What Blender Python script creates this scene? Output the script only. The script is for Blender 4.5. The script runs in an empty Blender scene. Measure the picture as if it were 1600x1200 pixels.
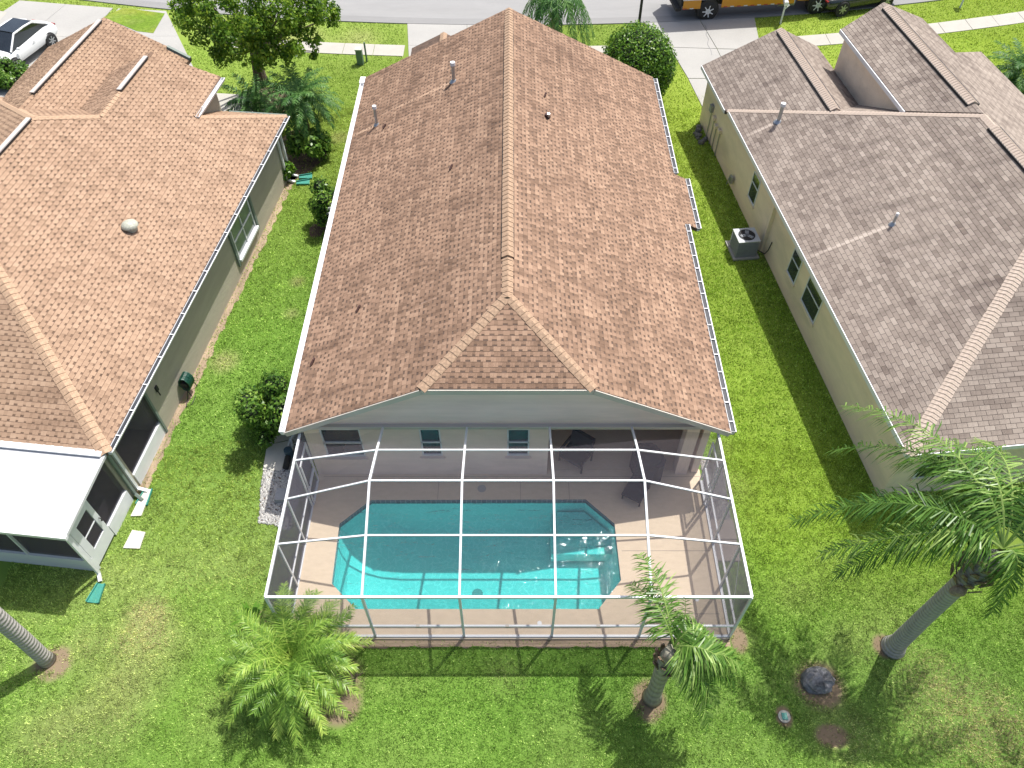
import bpy, bmesh, math, random
import numpy as np
from mathutils import Vector, Matrix
random.seed(7)
rng = np.random.default_rng(7)
sc = bpy.context.scene
col = sc.collection
R_ = math.radians

# ------------------------------------------------------------------ camera, sky, sun
CAM_H, FOC, PITCH = 20.0, 1213.0, R_(50.785)
cam_d = bpy.data.cameras.new('camera'); cam = bpy.data.objects.new('camera', cam_d); col.objects.link(cam)
cam.location = (0, 0, CAM_H); cam.rotation_euler = (R_(90) - PITCH, 0, 0)
cam_d.sensor_width = 36; cam_d.lens = FOC / 1600 * 36; cam_d.clip_end = 2000; cam_d.clip_start = .1
sc.camera = cam
SUN_EL, SUN_AZ = R_(63), R_(39)
world = bpy.data.worlds.new('World'); sc.world = world; world.use_nodes = True
wn = world.node_tree; wn.nodes.clear()
sky = wn.nodes.new('ShaderNodeTexSky'); sky.sky_type = 'NISHITA'; sky.sun_disc = False
sky.sun_elevation = SUN_EL; sky.sun_rotation = SUN_AZ; sky.dust_density = 4.; sky.ozone_density = .6
bg = wn.nodes.new('ShaderNodeBackground'); bg.inputs['Strength'].default_value = .12
wo = wn.nodes.new('ShaderNodeOutputWorld')
wn.links.new(sky.outputs[0], bg.inputs[0]); wn.links.new(bg.outputs[0], wo.inputs[0])
sd = bpy.data.lights.new('sun', 'SUN'); sd.energy = 4.2; sd.angle = R_(.5); sd.color = (1, .965, .9)
sun = bpy.data.objects.new('sun', sd); col.objects.link(sun)
SV = Vector((math.cos(SUN_EL) * math.sin(SUN_AZ), math.cos(SUN_EL) * math.cos(SUN_AZ), math.sin(SUN_EL)))
sun.rotation_euler = SV.to_track_quat('Z', 'Y').to_euler(); sun.location = (0, 0, 40)
sc.view_settings.view_transform = 'Standard'; sc.view_settings.look = 'None'
sc.view_settings.exposure = .5; sc.view_settings.gamma = 1
sc.view_settings.use_curve_mapping = False
sc.cycles.transparent_max_bounces = 24; sc.cycles.max_bounces = 8

# ------------------------------------------------------------------ survey helpers (photo measurements -> metres)
_c, _s = math.cos(PITCH), math.sin(PITCH)
def ray(u, v):
    a = (600 - v) / FOC
    return np.array([(u - 800) / FOC, _c + a * _s, -_s + a * _c])
def G(u, v, z=0.):
    r = ray(u, v); t = (CAM_H - z) / -r[2]; return np.array([r[0] * t, r[1] * t, z])
def PY(u, v, y):
    r = ray(u, v); t = y / r[1]; return np.array([r[0] * t, y, CAM_H + r[2] * t])
def onplane(u, v, P, n):
    r = ray(u, v); o = np.array([0, 0, CAM_H]); t = np.dot(np.array(P) - o, n) / np.dot(r, n); return o + r * t
def A_(*p): return np.array(p, float)
def nrm(v): v = np.asarray(v, float); return v / (np.linalg.norm(v) + 1e-12)
ZUP = A_(0, 0, 1)

# ------------------------------------------------------------------ materials
MATS = {}
def newmat(name):
    m = bpy.data.materials.new(name); m.use_nodes = True; nt = m.node_tree
    b = nt.nodes['Principled BSDF']; MATS[name] = m
    return m, nt, b
def N(nt, t, **kw):
    n = nt.nodes.new(t)
    for k, v in kw.items():
        if k in n.inputs: n.inputs[k].default_value = v
        else: setattr(n, k, v)
    return n
def noise(nt, scale, detail=4., rough=.55, vec=None, dist=0.):
    n = nt.nodes.new('ShaderNodeTexNoise'); n.inputs['Scale'].default_value = scale
    n.inputs['Detail'].default_value = detail; n.inputs['Roughness'].default_value = rough
    n.inputs['Distortion'].default_value = dist
    if vec is not None: nt.links.new(vec, n.inputs['Vector'])
    return n.outputs['Fac']
def pos(nt):
    g = nt.nodes.get('GEO') or nt.nodes.new('ShaderNodeNewGeometry'); g.name = 'GEO'; return g.outputs['Position']
def ramp(nt, fac, stops, interp='LINEAR'):
    r = nt.nodes.new('ShaderNodeValToRGB'); r.color_ramp.interpolation = interp
    el = r.color_ramp.elements
    while len(el) < len(stops): el.new(.5)
    for e, (p, c) in zip(el, stops):
        e.position = p; e.color = (*c, 1) if len(c) == 3 else c
    nt.links.new(fac, r.inputs[0]); return r.outputs['Color']
def mapr(nt, fac, a, b, c=0., d=1., smooth=True):
    m = nt.nodes.new('ShaderNodeMapRange'); m.interpolation_type = 'SMOOTHSTEP' if smooth else 'LINEAR'
    m.inputs['From Min'].default_value = a; m.inputs['From Max'].default_value = b
    m.inputs['To Min'].default_value = c; m.inputs['To Max'].default_value = d
    nt.links.new(fac, m.inputs['Value']); return m.outputs['Result']
def math_(nt, op, a, b=None):
    m = nt.nodes.new('ShaderNodeMath'); m.operation = op
    for i, x in enumerate((a, b)):
        if x is None: continue
        if isinstance(x, (int, float)): m.inputs[i].default_value = x
        else: nt.links.new(x, m.inputs[i])
    return m.outputs[0]
def mix(nt, fac, a, b, mode='MIX'):
    m = nt.nodes.new('ShaderNodeMix'); m.data_type = 'RGBA'; m.blend_type = mode
    if isinstance(fac, (int, float)): m.inputs[0].default_value = fac
    else: nt.links.new(fac, m.inputs[0])
    for i, x in ((6, a), (7, b)):
        if isinstance(x, tuple): m.inputs[i].default_value = (*x, 1)
        else: nt.links.new(x, m.inputs[i])
    return m.outputs[2]
def bump(nt, b, h, strength=.4, dist=.02):
    n = nt.nodes.new('ShaderNodeBump'); n.inputs['Strength'].default_value = strength
    n.inputs['Distance'].default_value = dist; nt.links.new(h, n.inputs['Height'])
    nt.links.new(n.outputs[0], b.inputs['Normal'])
def attr(nt, name='tone'):
    a = nt.nodes.new('ShaderNodeAttribute'); a.attribute_name = name; return a.outputs['Fac']
def stretch(nt, sx, sy, sz, rot=0.):
    m = nt.nodes.new('ShaderNodeMapping'); m.inputs['Scale'].default_value = (sx, sy, sz); m.inputs['Rotation'].default_value = (0, 0, rot)
    nt.links.new(pos(nt), m.inputs['Vector']); return m.outputs[0]

def simple(name, c, rough=.6, var=.12, scale=6., metal=0., bmp=0., spec=.5, dirt=None):
    m, nt, b = newmat(name)
    f = noise(nt, scale, 5.)
    lo = tuple(max(0, x * (1 - var * 1.6)) for x in c); hi = tuple(min(1, x * (1 + var)) for x in c)
    cc = ramp(nt, f, [(.25, lo), (.75, hi)])
    if dirt:
        f2 = mapr(nt, noise(nt, 1.3, 6., .65), .5, .75)
        cc = mix(nt, math_(nt, 'MULTIPLY', f2, dirt[1]), cc, dirt[0])
    nt.links.new(cc, b.inputs['Base Color'])
    b.inputs['Roughness'].default_value = rough; b.inputs['Metallic'].default_value = metal
    b.inputs['Specular IOR Level'].default_value = spec
    if bmp: bump(nt, b, noise(nt, scale * 6, 5.), bmp, .02)
    return m

def shingle_mat(name, stops, stain, stain_amt, streak, runs=()):
    m, nt, b = newmat(name)
    t = attr(nt)
    g = noise(nt, 55., 3., .7)
    t2 = math_(nt, 'ADD', math_(nt, 'MULTIPLY', t, .8), math_(nt, 'MULTIPLY', g, .2))
    cc = ramp(nt, t2, stops)
    blot = mapr(nt, noise(nt, .6, 6., .68, dist=.6), .44, .62)
    blot2 = mapr(nt, noise(nt, 1., 5., .6, vec=stretch(nt, .35, 2.2, 1.)), .45, .75)
    s = math_(nt, 'MULTIPLY', math_(nt, 'ADD', math_(nt, 'MULTIPLY', blot, .6), math_(nt, 'MULTIPLY', blot2, .75)), stain_amt)
    cc = mix(nt, s, cc, stain, 'MULTIPLY')
    lt = mapr(nt, noise(nt, 1., 4., .6, vec=stretch(nt, .6, 6., 1., .25)), .64, .8)
    cc = mix(nt, math_(nt, 'MULTIPLY', lt, streak), cc, (.55, .42, .34))
    for (p_, dn, ln) in runs:      # pale rain-washed runs below the metal vents
        d = nt.nodes.new('ShaderNodeVectorMath'); d.operation = 'SUBTRACT'; nt.links.new(pos(nt), d.inputs[0]); d.inputs[1].default_value = tuple(p_)
        def dot(v):
            q = nt.nodes.new('ShaderNodeVectorMath'); q.operation = 'DOT_PRODUCT'; nt.links.new(d.outputs[0], q.inputs[0]); q.inputs[1].default_value = v; return q.outputs['Value']
        al = dot((dn[0], dn[1], 0)); ac_ = math_(nt, 'ABSOLUTE', dot((-dn[1], dn[0], 0)))
        ac_ = math_(nt, 'ADD', ac_, math_(nt, 'MULTIPLY', math_(nt, 'SUBTRACT', noise(nt, 5., 4., .6), .5), .12))
        f = math_(nt, 'MULTIPLY', mapr(nt, ac_, .11, .03), math_(nt, 'MULTIPLY', mapr(nt, al, 0., .1), mapr(nt, al, ln, ln * .3)))
        cc = mix(nt, math_(nt, 'MULTIPLY', f, .55), cc, tuple(min(1, x * 1.35) for x in stops[-1][1]))
    nt.links.new(cc, b.inputs['Base Color'])
    b.inputs['Roughness'].default_value = .92; b.inputs['Specular IOR Level'].default_value = .2
    bump(nt, b, noise(nt, 90., 3., .7), .5, .01)
    return m
def MP(u, v):
    n = nrm((-.4804, 0, 1)); return onplane(u, v, (-6.24, 12.46, 2.65), n)
def RP(u, v):
    n = nrm((-.48 * .99379, -.48 * .11128, 1)); return onplane(u, v, (10.639, 11.699, 2.65), n)
SH_MAIN = shingle_mat('shingle_brown', [(.0, (.10, .06, .042)), (.3, (.19, .122, .085)), (.6, (.305, .198, .138)), (1., (.44, .305, .215))], (.52, .50, .50), .9, .3, runs=[(MP(709, 127), (-1, 0), 3.4), (MP(589, 195), (-1, 0), 1.6)])
SH_LEFT = shingle_mat('shingle_peach', [(.0, (.12, .075, .05)), (.3, (.22, .145, .098)), (.6, (.355, .24, .165)), (1., (.46, .33, .235))], (.58, .55, .54), .75, .2)
SH_RIGHT = shingle_mat('shingle_taupe', [(.0, (.12, .09, .075)), (.3, (.21, .172, .148)), (.6, (.31, .262, .225)), (1., (.44, .38, .33))], (.56, .54, .55), .95, .22, runs=[(RP(1216, 190), (-.994, -.111), 1.6), (RP(1395, 350), (-.994, -.111), 3.6)])
CAP_MAIN = simple('cap_tan', (.36, .245, .165), .9, .22, 5., bmp=.3)
CAP_LEFT = simple('cap_peach', (.42, .285, .19), .9, .2, 5., bmp=.3)
CAP_RIGHT = simple('cap_cream', (.44, .36, .30), .9, .16, 5., bmp=.3)
UNDER_MAIN = simple('underlay_brown', (.12, .078, .058), .95, .3, 12.)
UNDER_LEFT = simple('underlay_peach', (.155, .098, .066), .95, .3, 12.)
UNDER_RIGHT = simple('underlay_taupe', (.075, .062, .058), .95, .3, 12.)
WHITE = simple('white_aluminium', (.68, .70, .73), .45, .05, 3., dirt=((.5, .5, .48), .35))
GUT = simple('gutter_white', (.74, .75, .77), .5, .07, 4., dirt=((.35, .35, .36), .5))
VENTW = simple('vent_offwhite', (.50, .45, .42), .6, .1, 5.)
FASCIA = simple('fascia_grey', (.52, .48, .43), .6, .08, 4.)
GUT_DARK = simple('gutter_dark', (.035, .04, .05), .6, .5, 12.)
DARK = simple('black_void', (.012, .012, .014), .7, .1, 4.)
STUCCO_M = simple('stucco_tan', (.78, .645, .57), .9, .07, 8., bmp=.5, dirt=((.30, .27, .24), .4))
STUCCO_L = simple('stucco_sage', (.38, .35, .28), .9, .07, 8., bmp=.5, dirt=((.28, .27, .22), .4))
STUCCO_R = simple('stucco_cream', (.80, .67, .51), .9, .06, 8., bmp=.5, dirt=((.38, .32, .25), .45))
TRIM_GREEN = simple('trim_green_grey', (.16, .2, .18), .6, .1, 6.)
METAL = simple('galvanised', (.42, .44, .46), .35, .15, 8., metal=.7)
BLACK = simple('black_rubber', (.02, .02, .022), .7, .2, 8.)
RUST = simple('rusty_brown', (.05, .018, .014), .8, .25, 10.)
PAN = simple('pan_roof_white', (.56, .57, .58), .5, .05, 1.5, dirt=((.48, .5, .5), .35))

def concrete(name, c, sc_=1.2, crack=False, joint=None):
    m, nt, b = newmat(name)
    f = noise(nt, sc_, 7., .62)
    cc = ramp(nt, f, [(.25, tuple(x * .84 for x in c)), (.55, c), (.8, tuple(min(1, x * 1.1) for x in c))])
    f2 = noise(nt, 40., 4., .7)
    cc = mix(nt, .35, cc, ramp(nt, f2, [(.3, tuple(x * .8 for x in c)), (.7, tuple(min(1, x * 1.15) for x in c))]))
    st = mapr(nt, noise(nt, .5, 6., .7, dist=.5), .55, .75)
    cc = mix(nt, math_(nt, 'MULTIPLY', st, .3), cc, tuple(x * .7 for x in c))
    nt.links.new(cc, b.inputs['Base Color']); b.inputs['Roughness'].default_value = .88
    b.inputs['Specular IOR Level'].default_value = .25
    bump(nt, b, f2, .25, .01)
    return m
CONC = concrete('concrete_pale', (.36, .355, .34)); WALK = concrete('concrete_walk', (.41, .395, .355))
DECK = concrete('deck_beige', (.62, .51, .385)); PAVER = concrete('paver_grey_beige', (.33, .29, .25)); ROAD = concrete('road_grey', (.285, .285, .285), .8)
KERB = concrete('kerb_grey', (.24, .24, .24)); PADW = concrete('stepping_white', (.60, .58, .52))

# lawn colour shared by the ground sheet and the blades
SPOTS = []     # (x, y, r, amount) straw coloured worn patches
for (u, v, r, a) in ((215, 1040, 1.3, .8), (160, 1130, 1.2, .8), (60, 1150, 1., .7), (230, 990, .8, .6), (340, 1110, .9, .5), (350, 565, .5, .9), (230, 960, .55, .8),
                     (530, 215, .5, .6), (1470, 1110, 1.6, .8), (1570, 1140, 1.2, .8), (1240, 920, .7, .7), (1330, 1000, .8, .6), (1150, 760, .55, .6), (1160, 1000, .5, .9),
                     (880, 1170, 1., .5), (790, 1060, .6, .6), (600, 1170, .7, .3), (1320, 1150, .9, .9), (1450, 1050, .7, .6), (465, 440, .3, .7), (455, 490, .3, .6), (1210, 400, .8, .35),
                     (1290, 880, .8, .45), (1390, 970, .8, .5), (130, 1010, .6, .5), (1130, 700, .35, .7), (470, 60, 1.4, .5), (560, 60, 1.2, .4)):
    p = G(u, v); SPOTS.append((p[0], p[1], r, a))
SOIL = [(3.42, 6.12, .4, .48), (-11.8, 7.05, .45, .42), (9.7, 7.5, .3, .32), (*G(1280, 1070)[:2], .62, .6), (*G(1225, 1120)[:2], .2, .26), (*G(1300, 1150)[:2], .4, .28), (*G(500, 1070)[:2], .95, .85), (*G(1155, 1000)[:2], .22, .35), (*G(530, 1100)[:2], .5, .5), (*G(410, 980)[:2], .3, .4)]
def lawn(name, blade):
    m, nt, b = newmat(name)
    P = pos(nt)
    n1 = noise(nt, .45, 5., .6); n2 = noise(nt, 2.6, 5., .65); n3 = noise(nt, 14., 4., .7)
    g = ramp(nt, n1, [(.32, (.14, .31, .055)), (.5, (.30, .49, .08)), (.68, (.52, .62, .11))])
    g2 = ramp(nt, n2, [(.3, (.08, .22, .04)), (.55, (.31, .50, .09)), (.75, (.62, .70, .22))])
    c = mix(nt, .5, g, g2)
    sep = nt.nodes.new('ShaderNodeSeparateXYZ'); nt.links.new(P, sep.inputs[0])
    # far lawns are a more yellow green, right-hand strip the brightest
    far = mapr(nt, sep.outputs['Y'], 14., 34.)
    rt = math_(nt, 'MULTIPLY', mapr(nt, sep.outputs['X'], 5., 7.5), mapr(nt, sep.outputs['Y'], 6., 12.))
    c = mix(nt, math_(nt, 'MULTIPLY', far, .45), c, (.28, .38, .045))
    c = mix(nt, math_(nt, 'MULTIPLY', rt, .5), c, (.34, .48, .03))
    lf = math_(nt, 'MULTIPLY', mapr(nt, sep.outputs['X'], -4., -9.), mapr(nt, sep.outputs['Y'], 12., 4.))
    straw_n = mapr(nt, noise(nt, 1.4, 7., .74, dist=.8), .50, .62)
    near_ = mapr(nt, sep.outputs['Y'], 13., 8.)
    dry = math_(nt, 'MULTIPLY', straw_n, math_(nt, 'ADD', math_(nt, 'ADD', .13, math_(nt, 'MULTIPLY', near_, .30)), math_(nt, 'MULTIPLY', lf, .45)))
    ol = mapr(nt, noise(nt, .9, 5., .65, dist=.5), .48, .66)
    c = mix(nt, math_(nt, 'MULTIPLY', ol, .6), c, (.40, .44, .07))
    spot = None
    for (x, y, r, a) in SPOTS:
        d = nt.nodes.new('ShaderNodeVectorMath'); d.operation = 'DISTANCE'; nt.links.new(P, d.inputs[0]); d.inputs[1].default_value = (x, y, 0)
        spot = math_(nt, 'ADD', spot, math_(nt, 'MULTIPLY', mapr(nt, d.outputs['Value'], r * 1.5, r * .1), a)) if spot is not None else math_(nt, 'MULTIPLY', mapr(nt, d.outputs['Value'], r * 1.5, r * .1), a)
    patchn = math_(nt, 'ADD', mapr(nt, noise(nt, 1.9, 7., .72, dist=.8), .40, .62), math_(nt, 'MULTIPLY', n3, .2))
    dry = math_(nt, 'ADD', dry, math_(nt, 'MULTIPLY', math_(nt, 'MULTIPLY', spot, patchn), .95))
    dry = math_(nt, 'MINIMUM', dry, .85)
    sc_ = ramp(nt, n3, [(.3, (.40, .33, .17)), (.7, (.70, .62, .38))])
    c = mix(nt, dry, c, sc_)
    soil = None
    for (x, y, rx, ry) in SOIL:
        d = nt.nodes.new('ShaderNodeVectorMath'); d.operation = 'SUBTRACT'; nt.links.new(P, d.inputs[0]); d.inputs[1].default_value = (x, y, 0)
        e = nt.nodes.new('ShaderNodeVectorMath'); e.operation = 'MULTIPLY'; nt.links.new(d.outputs[0], e.inputs[0]); e.inputs[1].default_value = (1 / rx, 1 / ry, 0)
        l = nt.nodes.new('ShaderNodeVectorMath'); l.operation = 'LENGTH'; nt.links.new(e.outputs[0], l.inputs[0])
        v = mapr(nt, math_(nt, 'ADD', l.outputs['Value'], math_(nt, 'MULTIPLY', math_(nt, 'SUBTRACT', noise(nt, 1.8, 6., .75, dist=.6), .5), 2.6)), 1.1, .55)
        soil = v if soil is None else math_(nt, 'MAXIMUM', soil, v)
    c = mix(nt, math_(nt, 'MULTIPLY', soil, .4 if blade else 1.), c, ramp(nt, noise(nt, 7., 6., .7), [(.3, (.16, .11, .08)), (.5, (.29, .21, .15)), (.75, (.44, .35, .26))]))
    if blade:
        t = attr(nt); c = mix(nt, mapr(nt, t, .55, .95, 0., .6), c, (.52, .58, .22)); k = math_(nt, 'ADD', .38, math_(nt, 'MULTIPLY', t, 1.65))
        vm = nt.nodes.new('ShaderNodeVectorMath'); vm.operation = 'SCALE'; nt.links.new(c, vm.inputs[0]); nt.links.new(k, vm.inputs['Scale'])
        c = vm.outputs[0]
        tr = N(nt, 'ShaderNodeBsdfTranslucent'); nt.links.new(c, tr.inputs[0]); nt.links.new(c, b.inputs['Base Color'])
        b.inputs['Roughness'].default_value = .6; b.inputs['Specular IOR Level'].default_value = .2
        ms = N(nt, 'ShaderNodeMixShader'); ms.inputs[0].default_value = .3
        nt.links.new(b.outputs[0], ms.inputs[1]); nt.links.new(tr.outputs[0], ms.inputs[2])
        nt.links.new(ms.outputs[0], nt.nodes['Material Output'].inputs[0])
    else:
        c = mix(nt, .8, c, ramp(nt, n3, [(.3, (.28, .30, .25)), (.75, (.7, .7, .62))]), 'MULTIPLY')  # shade between the blades put into the ground colour
        nt.links.new(c, b.inputs['Base Color']); b.inputs['Roughness'].default_value = 1; b.inputs['Specular IOR Level'].default_value = .05
        bump(nt, b, noise(nt, 26., 5., .75), .9, .05)
    return m
LAWN = lawn('lawn', False); BLADE = lawn('grass_blades', True)
DIRT = simple('dirt', (.36, .27, .19), .95, .3, 9., bmp=.6, dirt=((.42, .33, .22), .6))
MULCH = simple('mulch', (.13, .085, .06), .95, .45, 16., bmp=.8, dirt=((.3, .24, .18), .5))

def foliage(name, dark, mid, light, trans=.25, rough=.5):
    m, nt, b = newmat(name)
    t = attr(nt)
    c = ramp(nt, t, [(0., dark), (.5, mid), (1., light)])
    nt.links.new(c, b.inputs['Base Color']); b.inputs['Roughness'].default_value = rough; b.inputs['Specular IOR Level'].default_value = .3
    tr = N(nt, 'ShaderNodeBsdfTranslucent'); nt.links.new(c, tr.inputs[0])
    ms = N(nt, 'ShaderNodeMixShader'); ms.inputs[0].default_value = trans
    nt.links.new(b.outputs[0], ms.inputs[1]); nt.links.new(tr.outputs[0], ms.inputs[2])
    nt.links.new(ms.outputs[0], nt.nodes['Material Output'].inputs[0])
    return m
F_QUEEN = foliage('frond_queen', (.02, .07, .015), (.12, .25, .04), (.50, .64, .20), .3, .35)
F_CYCAD = foliage('frond_pygmy', (.06, .15, .025), (.23, .40, .06), (.55, .68, .15), .35, .35)
F_PALM = foliage('frond_far', (.025, .085, .03), (.09, .22, .05), (.28, .46, .14), .35, .45)
F_TREE = foliage('leaf_tree', (.04, .11, .015), (.17, .31, .03), (.48, .60, .06), .5, .4)
F_BUSH = foliage('leaf_bush', (.02, .07, .01), (.09, .21, .018), (.28, .44, .04), .3, .35)
F_SHRUB = foliage('leaf_shrub', (.03, .09, .015), (.13, .26, .035), (.38, .54, .10), .35, .35)
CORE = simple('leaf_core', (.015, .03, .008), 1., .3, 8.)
BARK = simple('bark', (.13, .10, .075), .95, .4, 14., bmp=.8)

def ring_bark(name, c, freq):
    m, nt, b = newmat(name)
    w = nt.nodes.new('ShaderNodeTexWave'); w.bands_direction = 'Z'; w.inputs['Scale'].default_value = freq
    w.inputs['Distortion'].default_value = 2.; w.inputs['Detail'].default_value = 3.; w.inputs['Detail Scale'].default_value = 2.
    nt.links.new(pos(nt), w.inputs['Vector'])
    f = noise(nt, 9., 5., .7)
    cc = ramp(nt, w.outputs['Fac'], [(.1, tuple(x * .72 for x in c)), (.4, c), (1., tuple(min(1, x * 1.2) for x in c))])
    cc = mix(nt, .4, cc, ramp(nt, f, [(.3, tuple(x * .5 for x in c)), (.7, tuple(min(1, x * 1.3) for x in c))]))
    nt.links.new(cc, b.inputs['Base Color']); b.inputs['Roughness'].default_value = .9
    bump(nt, b, w.outputs['Fac'], .5, .03)
    return m
TRUNK = ring_bark('palm_trunk_grey', (.36, .34, .325), 2.6); TRUNK2 = ring_bark('palm_trunk_tan', (.34, .31, .24), 1.1)
BOOT = simple('palm_boots', (.26, .18, .12), .95, .6, 9., bmp=.8, dirt=((.50, .46, .40), .8))

def screen_mat():
    m, nt, b = newmat('insect_mesh')
    f = noise(nt, 260., 1., .5)
    df = N(nt, 'ShaderNodeBsdfDiffuse'); tl = N(nt, 'ShaderNodeBsdfTranslucent'); ad = N(nt, 'ShaderNodeMixShader'); ad.inputs[0].default_value = .45
    for x in (df, tl): x.inputs[0].default_value = (.165, .15, .185, 1)
    nt.links.new(df.outputs[0], ad.inputs[1]); nt.links.new(tl.outputs[0], ad.inputs[2])
    lw = nt.nodes.new('ShaderNodeLayerWeight'); lw.inputs['Blend'].default_value = .5
    op = mapr(nt, lw.outputs['Facing'], .42, .9, .22, .90)
    op = math_(nt, 'ADD', op, math_(nt, 'MULTIPLY', math_(nt, 'SUBTRACT', f, .5), .12))
    tp = N(nt, 'ShaderNodeBsdfTransparent'); ms = N(nt, 'ShaderNodeMixShader')
    nt.links.new(op, ms.inputs[0]); nt.links.new(tp.outputs[0], ms.inputs[1]); nt.links.new(ad.outputs[0], ms.inputs[2])
    nt.links.new(ms.outputs[0], nt.nodes['Material Output'].inputs[0]); return m
SCREEN = screen_mat()
def glass_mat(name, c, rough=.08):
    m, nt, b = newmat(name)
    nt.links.new(ramp(nt, noise(nt, 1.5, 3.), [(.3, tuple(x * .7 for x in c)), (.7, tuple(x * 1.3 for x in c))]), b.inputs['Base Color'])
    b.inputs['Roughness'].default_value = rough; b.inputs['Specular IOR Level'].default_value = .9; return m
GLASS = glass_mat('window_glass', (.035, .045, .05)); GLASS_P = glass_mat('glass_pale', (.13, .16, .17)); CARGLASS = glass_mat('car_glass', (.02, .025, .03), .04)

def water_mat():
    m, nt, b = newmat('pool_water')
    h = math_(nt, 'ADD', noise(nt, 2.6, 5., .65, dist=1.8), math_(nt, 'MULTIPLY', noise(nt, 9., 3., .6, dist=1.6), .7))
    bp = N(nt, 'ShaderNodeBump'); bp.inputs['Strength'].default_value = .8; bp.inputs['Distance'].default_value = .08; nt.links.new(h, bp.inputs['Height'])
    gl = N(nt, 'ShaderNodeBsdfGlossy'); gl.inputs['Roughness'].default_value = .05; gl.inputs['Color'].default_value = (.8, .85, .9, 1); nt.links.new(bp.outputs[0], gl.inputs['Normal'])
    tp = N(nt, 'ShaderNodeBsdfTransparent'); tp.inputs[0].default_value = (.33, .84, .84, 1)
    fr = N(nt, 'ShaderNodeFresnel'); fr.inputs[0].default_value = 1.33; nt.links.new(bp.outputs[0], fr.inputs['Normal'])
    ms = N(nt, 'ShaderNodeMixShader'); nt.links.new(fr.outputs[0], ms.inputs[0]); nt.links.new(tp.outputs[0], ms.inputs[1]); nt.links.new(gl.outputs[0], ms.inputs[2])
    nt.links.new(ms.outputs[0], nt.nodes['Material Output'].inputs[0]); return m
WATER = water_mat()
def plaster_mat():
    m, nt, b = newmat('pool_plaster')
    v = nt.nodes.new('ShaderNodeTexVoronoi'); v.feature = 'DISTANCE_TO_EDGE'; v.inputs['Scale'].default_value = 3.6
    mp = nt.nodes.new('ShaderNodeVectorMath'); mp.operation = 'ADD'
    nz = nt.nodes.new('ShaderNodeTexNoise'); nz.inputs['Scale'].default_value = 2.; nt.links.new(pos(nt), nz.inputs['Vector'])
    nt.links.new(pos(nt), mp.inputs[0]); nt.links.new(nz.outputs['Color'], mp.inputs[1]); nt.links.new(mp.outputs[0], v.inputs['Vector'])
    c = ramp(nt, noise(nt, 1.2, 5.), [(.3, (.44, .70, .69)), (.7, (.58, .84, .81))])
    c = mix(nt, mapr(nt, v.outputs['Distance'], .09, 0., 0., .55), c, (.85, .97, .95))  # bright web of caustic light painted into the plaster colour
    nt.links.new(c, b.inputs['Base Color']); b.inputs['Roughness'].default_value = .8; return m
PLASTER = plaster_mat()
def tile_mat():
    m, nt, b = newmat('waterline_tile')
    br = nt.nodes.new('ShaderNodeTexBrick'); br.inputs['Scale'].default_value = 1.; br.offset = 0
    br.inputs['Brick Width'].default_value = .15; br.inputs['Row Height'].default_value = .15; br.inputs['Mortar Size'].default_value = .008
    br.inputs['Color1'].default_value = (.05, .09, .11, 1); br.inputs['Color2'].default_value = (.09, .15, .17, 1); br.inputs['Mortar'].default_value = (.3, .33, .33, 1)
    sp = nt.nodes.new('ShaderNodeSeparateXYZ'); nt.links.new(pos(nt), sp.inputs[0]); cb = nt.nodes.new('ShaderNodeCombineXYZ')
    nt.links.new(math_(nt, 'ADD', sp.outputs[0], sp.outputs[1]), cb.inputs[0]); nt.links.new(sp.outputs[2], cb.inputs[1]); nt.links.new(cb.outputs[0], br.inputs['Vector'])
    nt.links.new(br.outputs[0], b.inputs['Base Color']); b.inputs['Roughness'].default_value = .2; return m
TILE = tile_mat()
def gravel_mat():
    m, nt, b = newmat('gravel')
    t = attr(nt); nt.links.new(ramp(nt, t, [(0, (.16, .16, .17)), (.35, (.42, .41, .4)), (1, (.78, .77, .74))]), b.inputs['Base Color']); b.inputs['Roughness'].default_value = .8
    return m
GRAVEL = gravel_mat()

# ------------------------------------------------------------------ mesh builder and object helpers
ORG = {}
def org_of(o):
    while o is not None:
        if o.name in ORG: return ORG[o.name]
        o = o.parent
    return A_(0, 0, 0)
def tag(o, label=None, cat=None, group=None, kind=None):
    if label: o['label'] = label
    if cat: o['category'] = cat
    if group: o['group'] = group
    if kind: o['kind'] = kind
    return o
def thing(name, label, cat, loc, group=None):
    o = bpy.data.objects.new(name, None); col.objects.link(o); o.location = tuple(loc); o.empty_display_size = .2
    ORG[o.name] = A_(*loc); return tag(o, label, cat, group)
def link_mesh(name, V, F, mat, parent=None, org=None, tones=None, smooth=False, label=None, kind=None):
    V = np.asarray(V, float)
    if parent is not None: o_ = org_of(parent)
    else: o_ = A_(0, 0, 0) if org is None else A_(*org)
    me = bpy.data.meshes.new(name)
    me.from_pydata((V - o_).tolist(), [], F); me.materials.append(mat)
    if tones is not None:
        a = me.attributes.new('tone', 'FLOAT', 'FACE'); a.data.foreach_set('value', np.asarray(tones, np.float32))
    if smooth: me.polygons.foreach_set('use_smooth', [True] * len(me.polygons))
    me.update()
    o = bpy.data.objects.new(name, me); col.objects.link(o)
    if parent is not None: o.parent = parent
    else: o.location = tuple(o_); ORG[o.name] = o_
    return tag(o, label, kind=kind)
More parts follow.
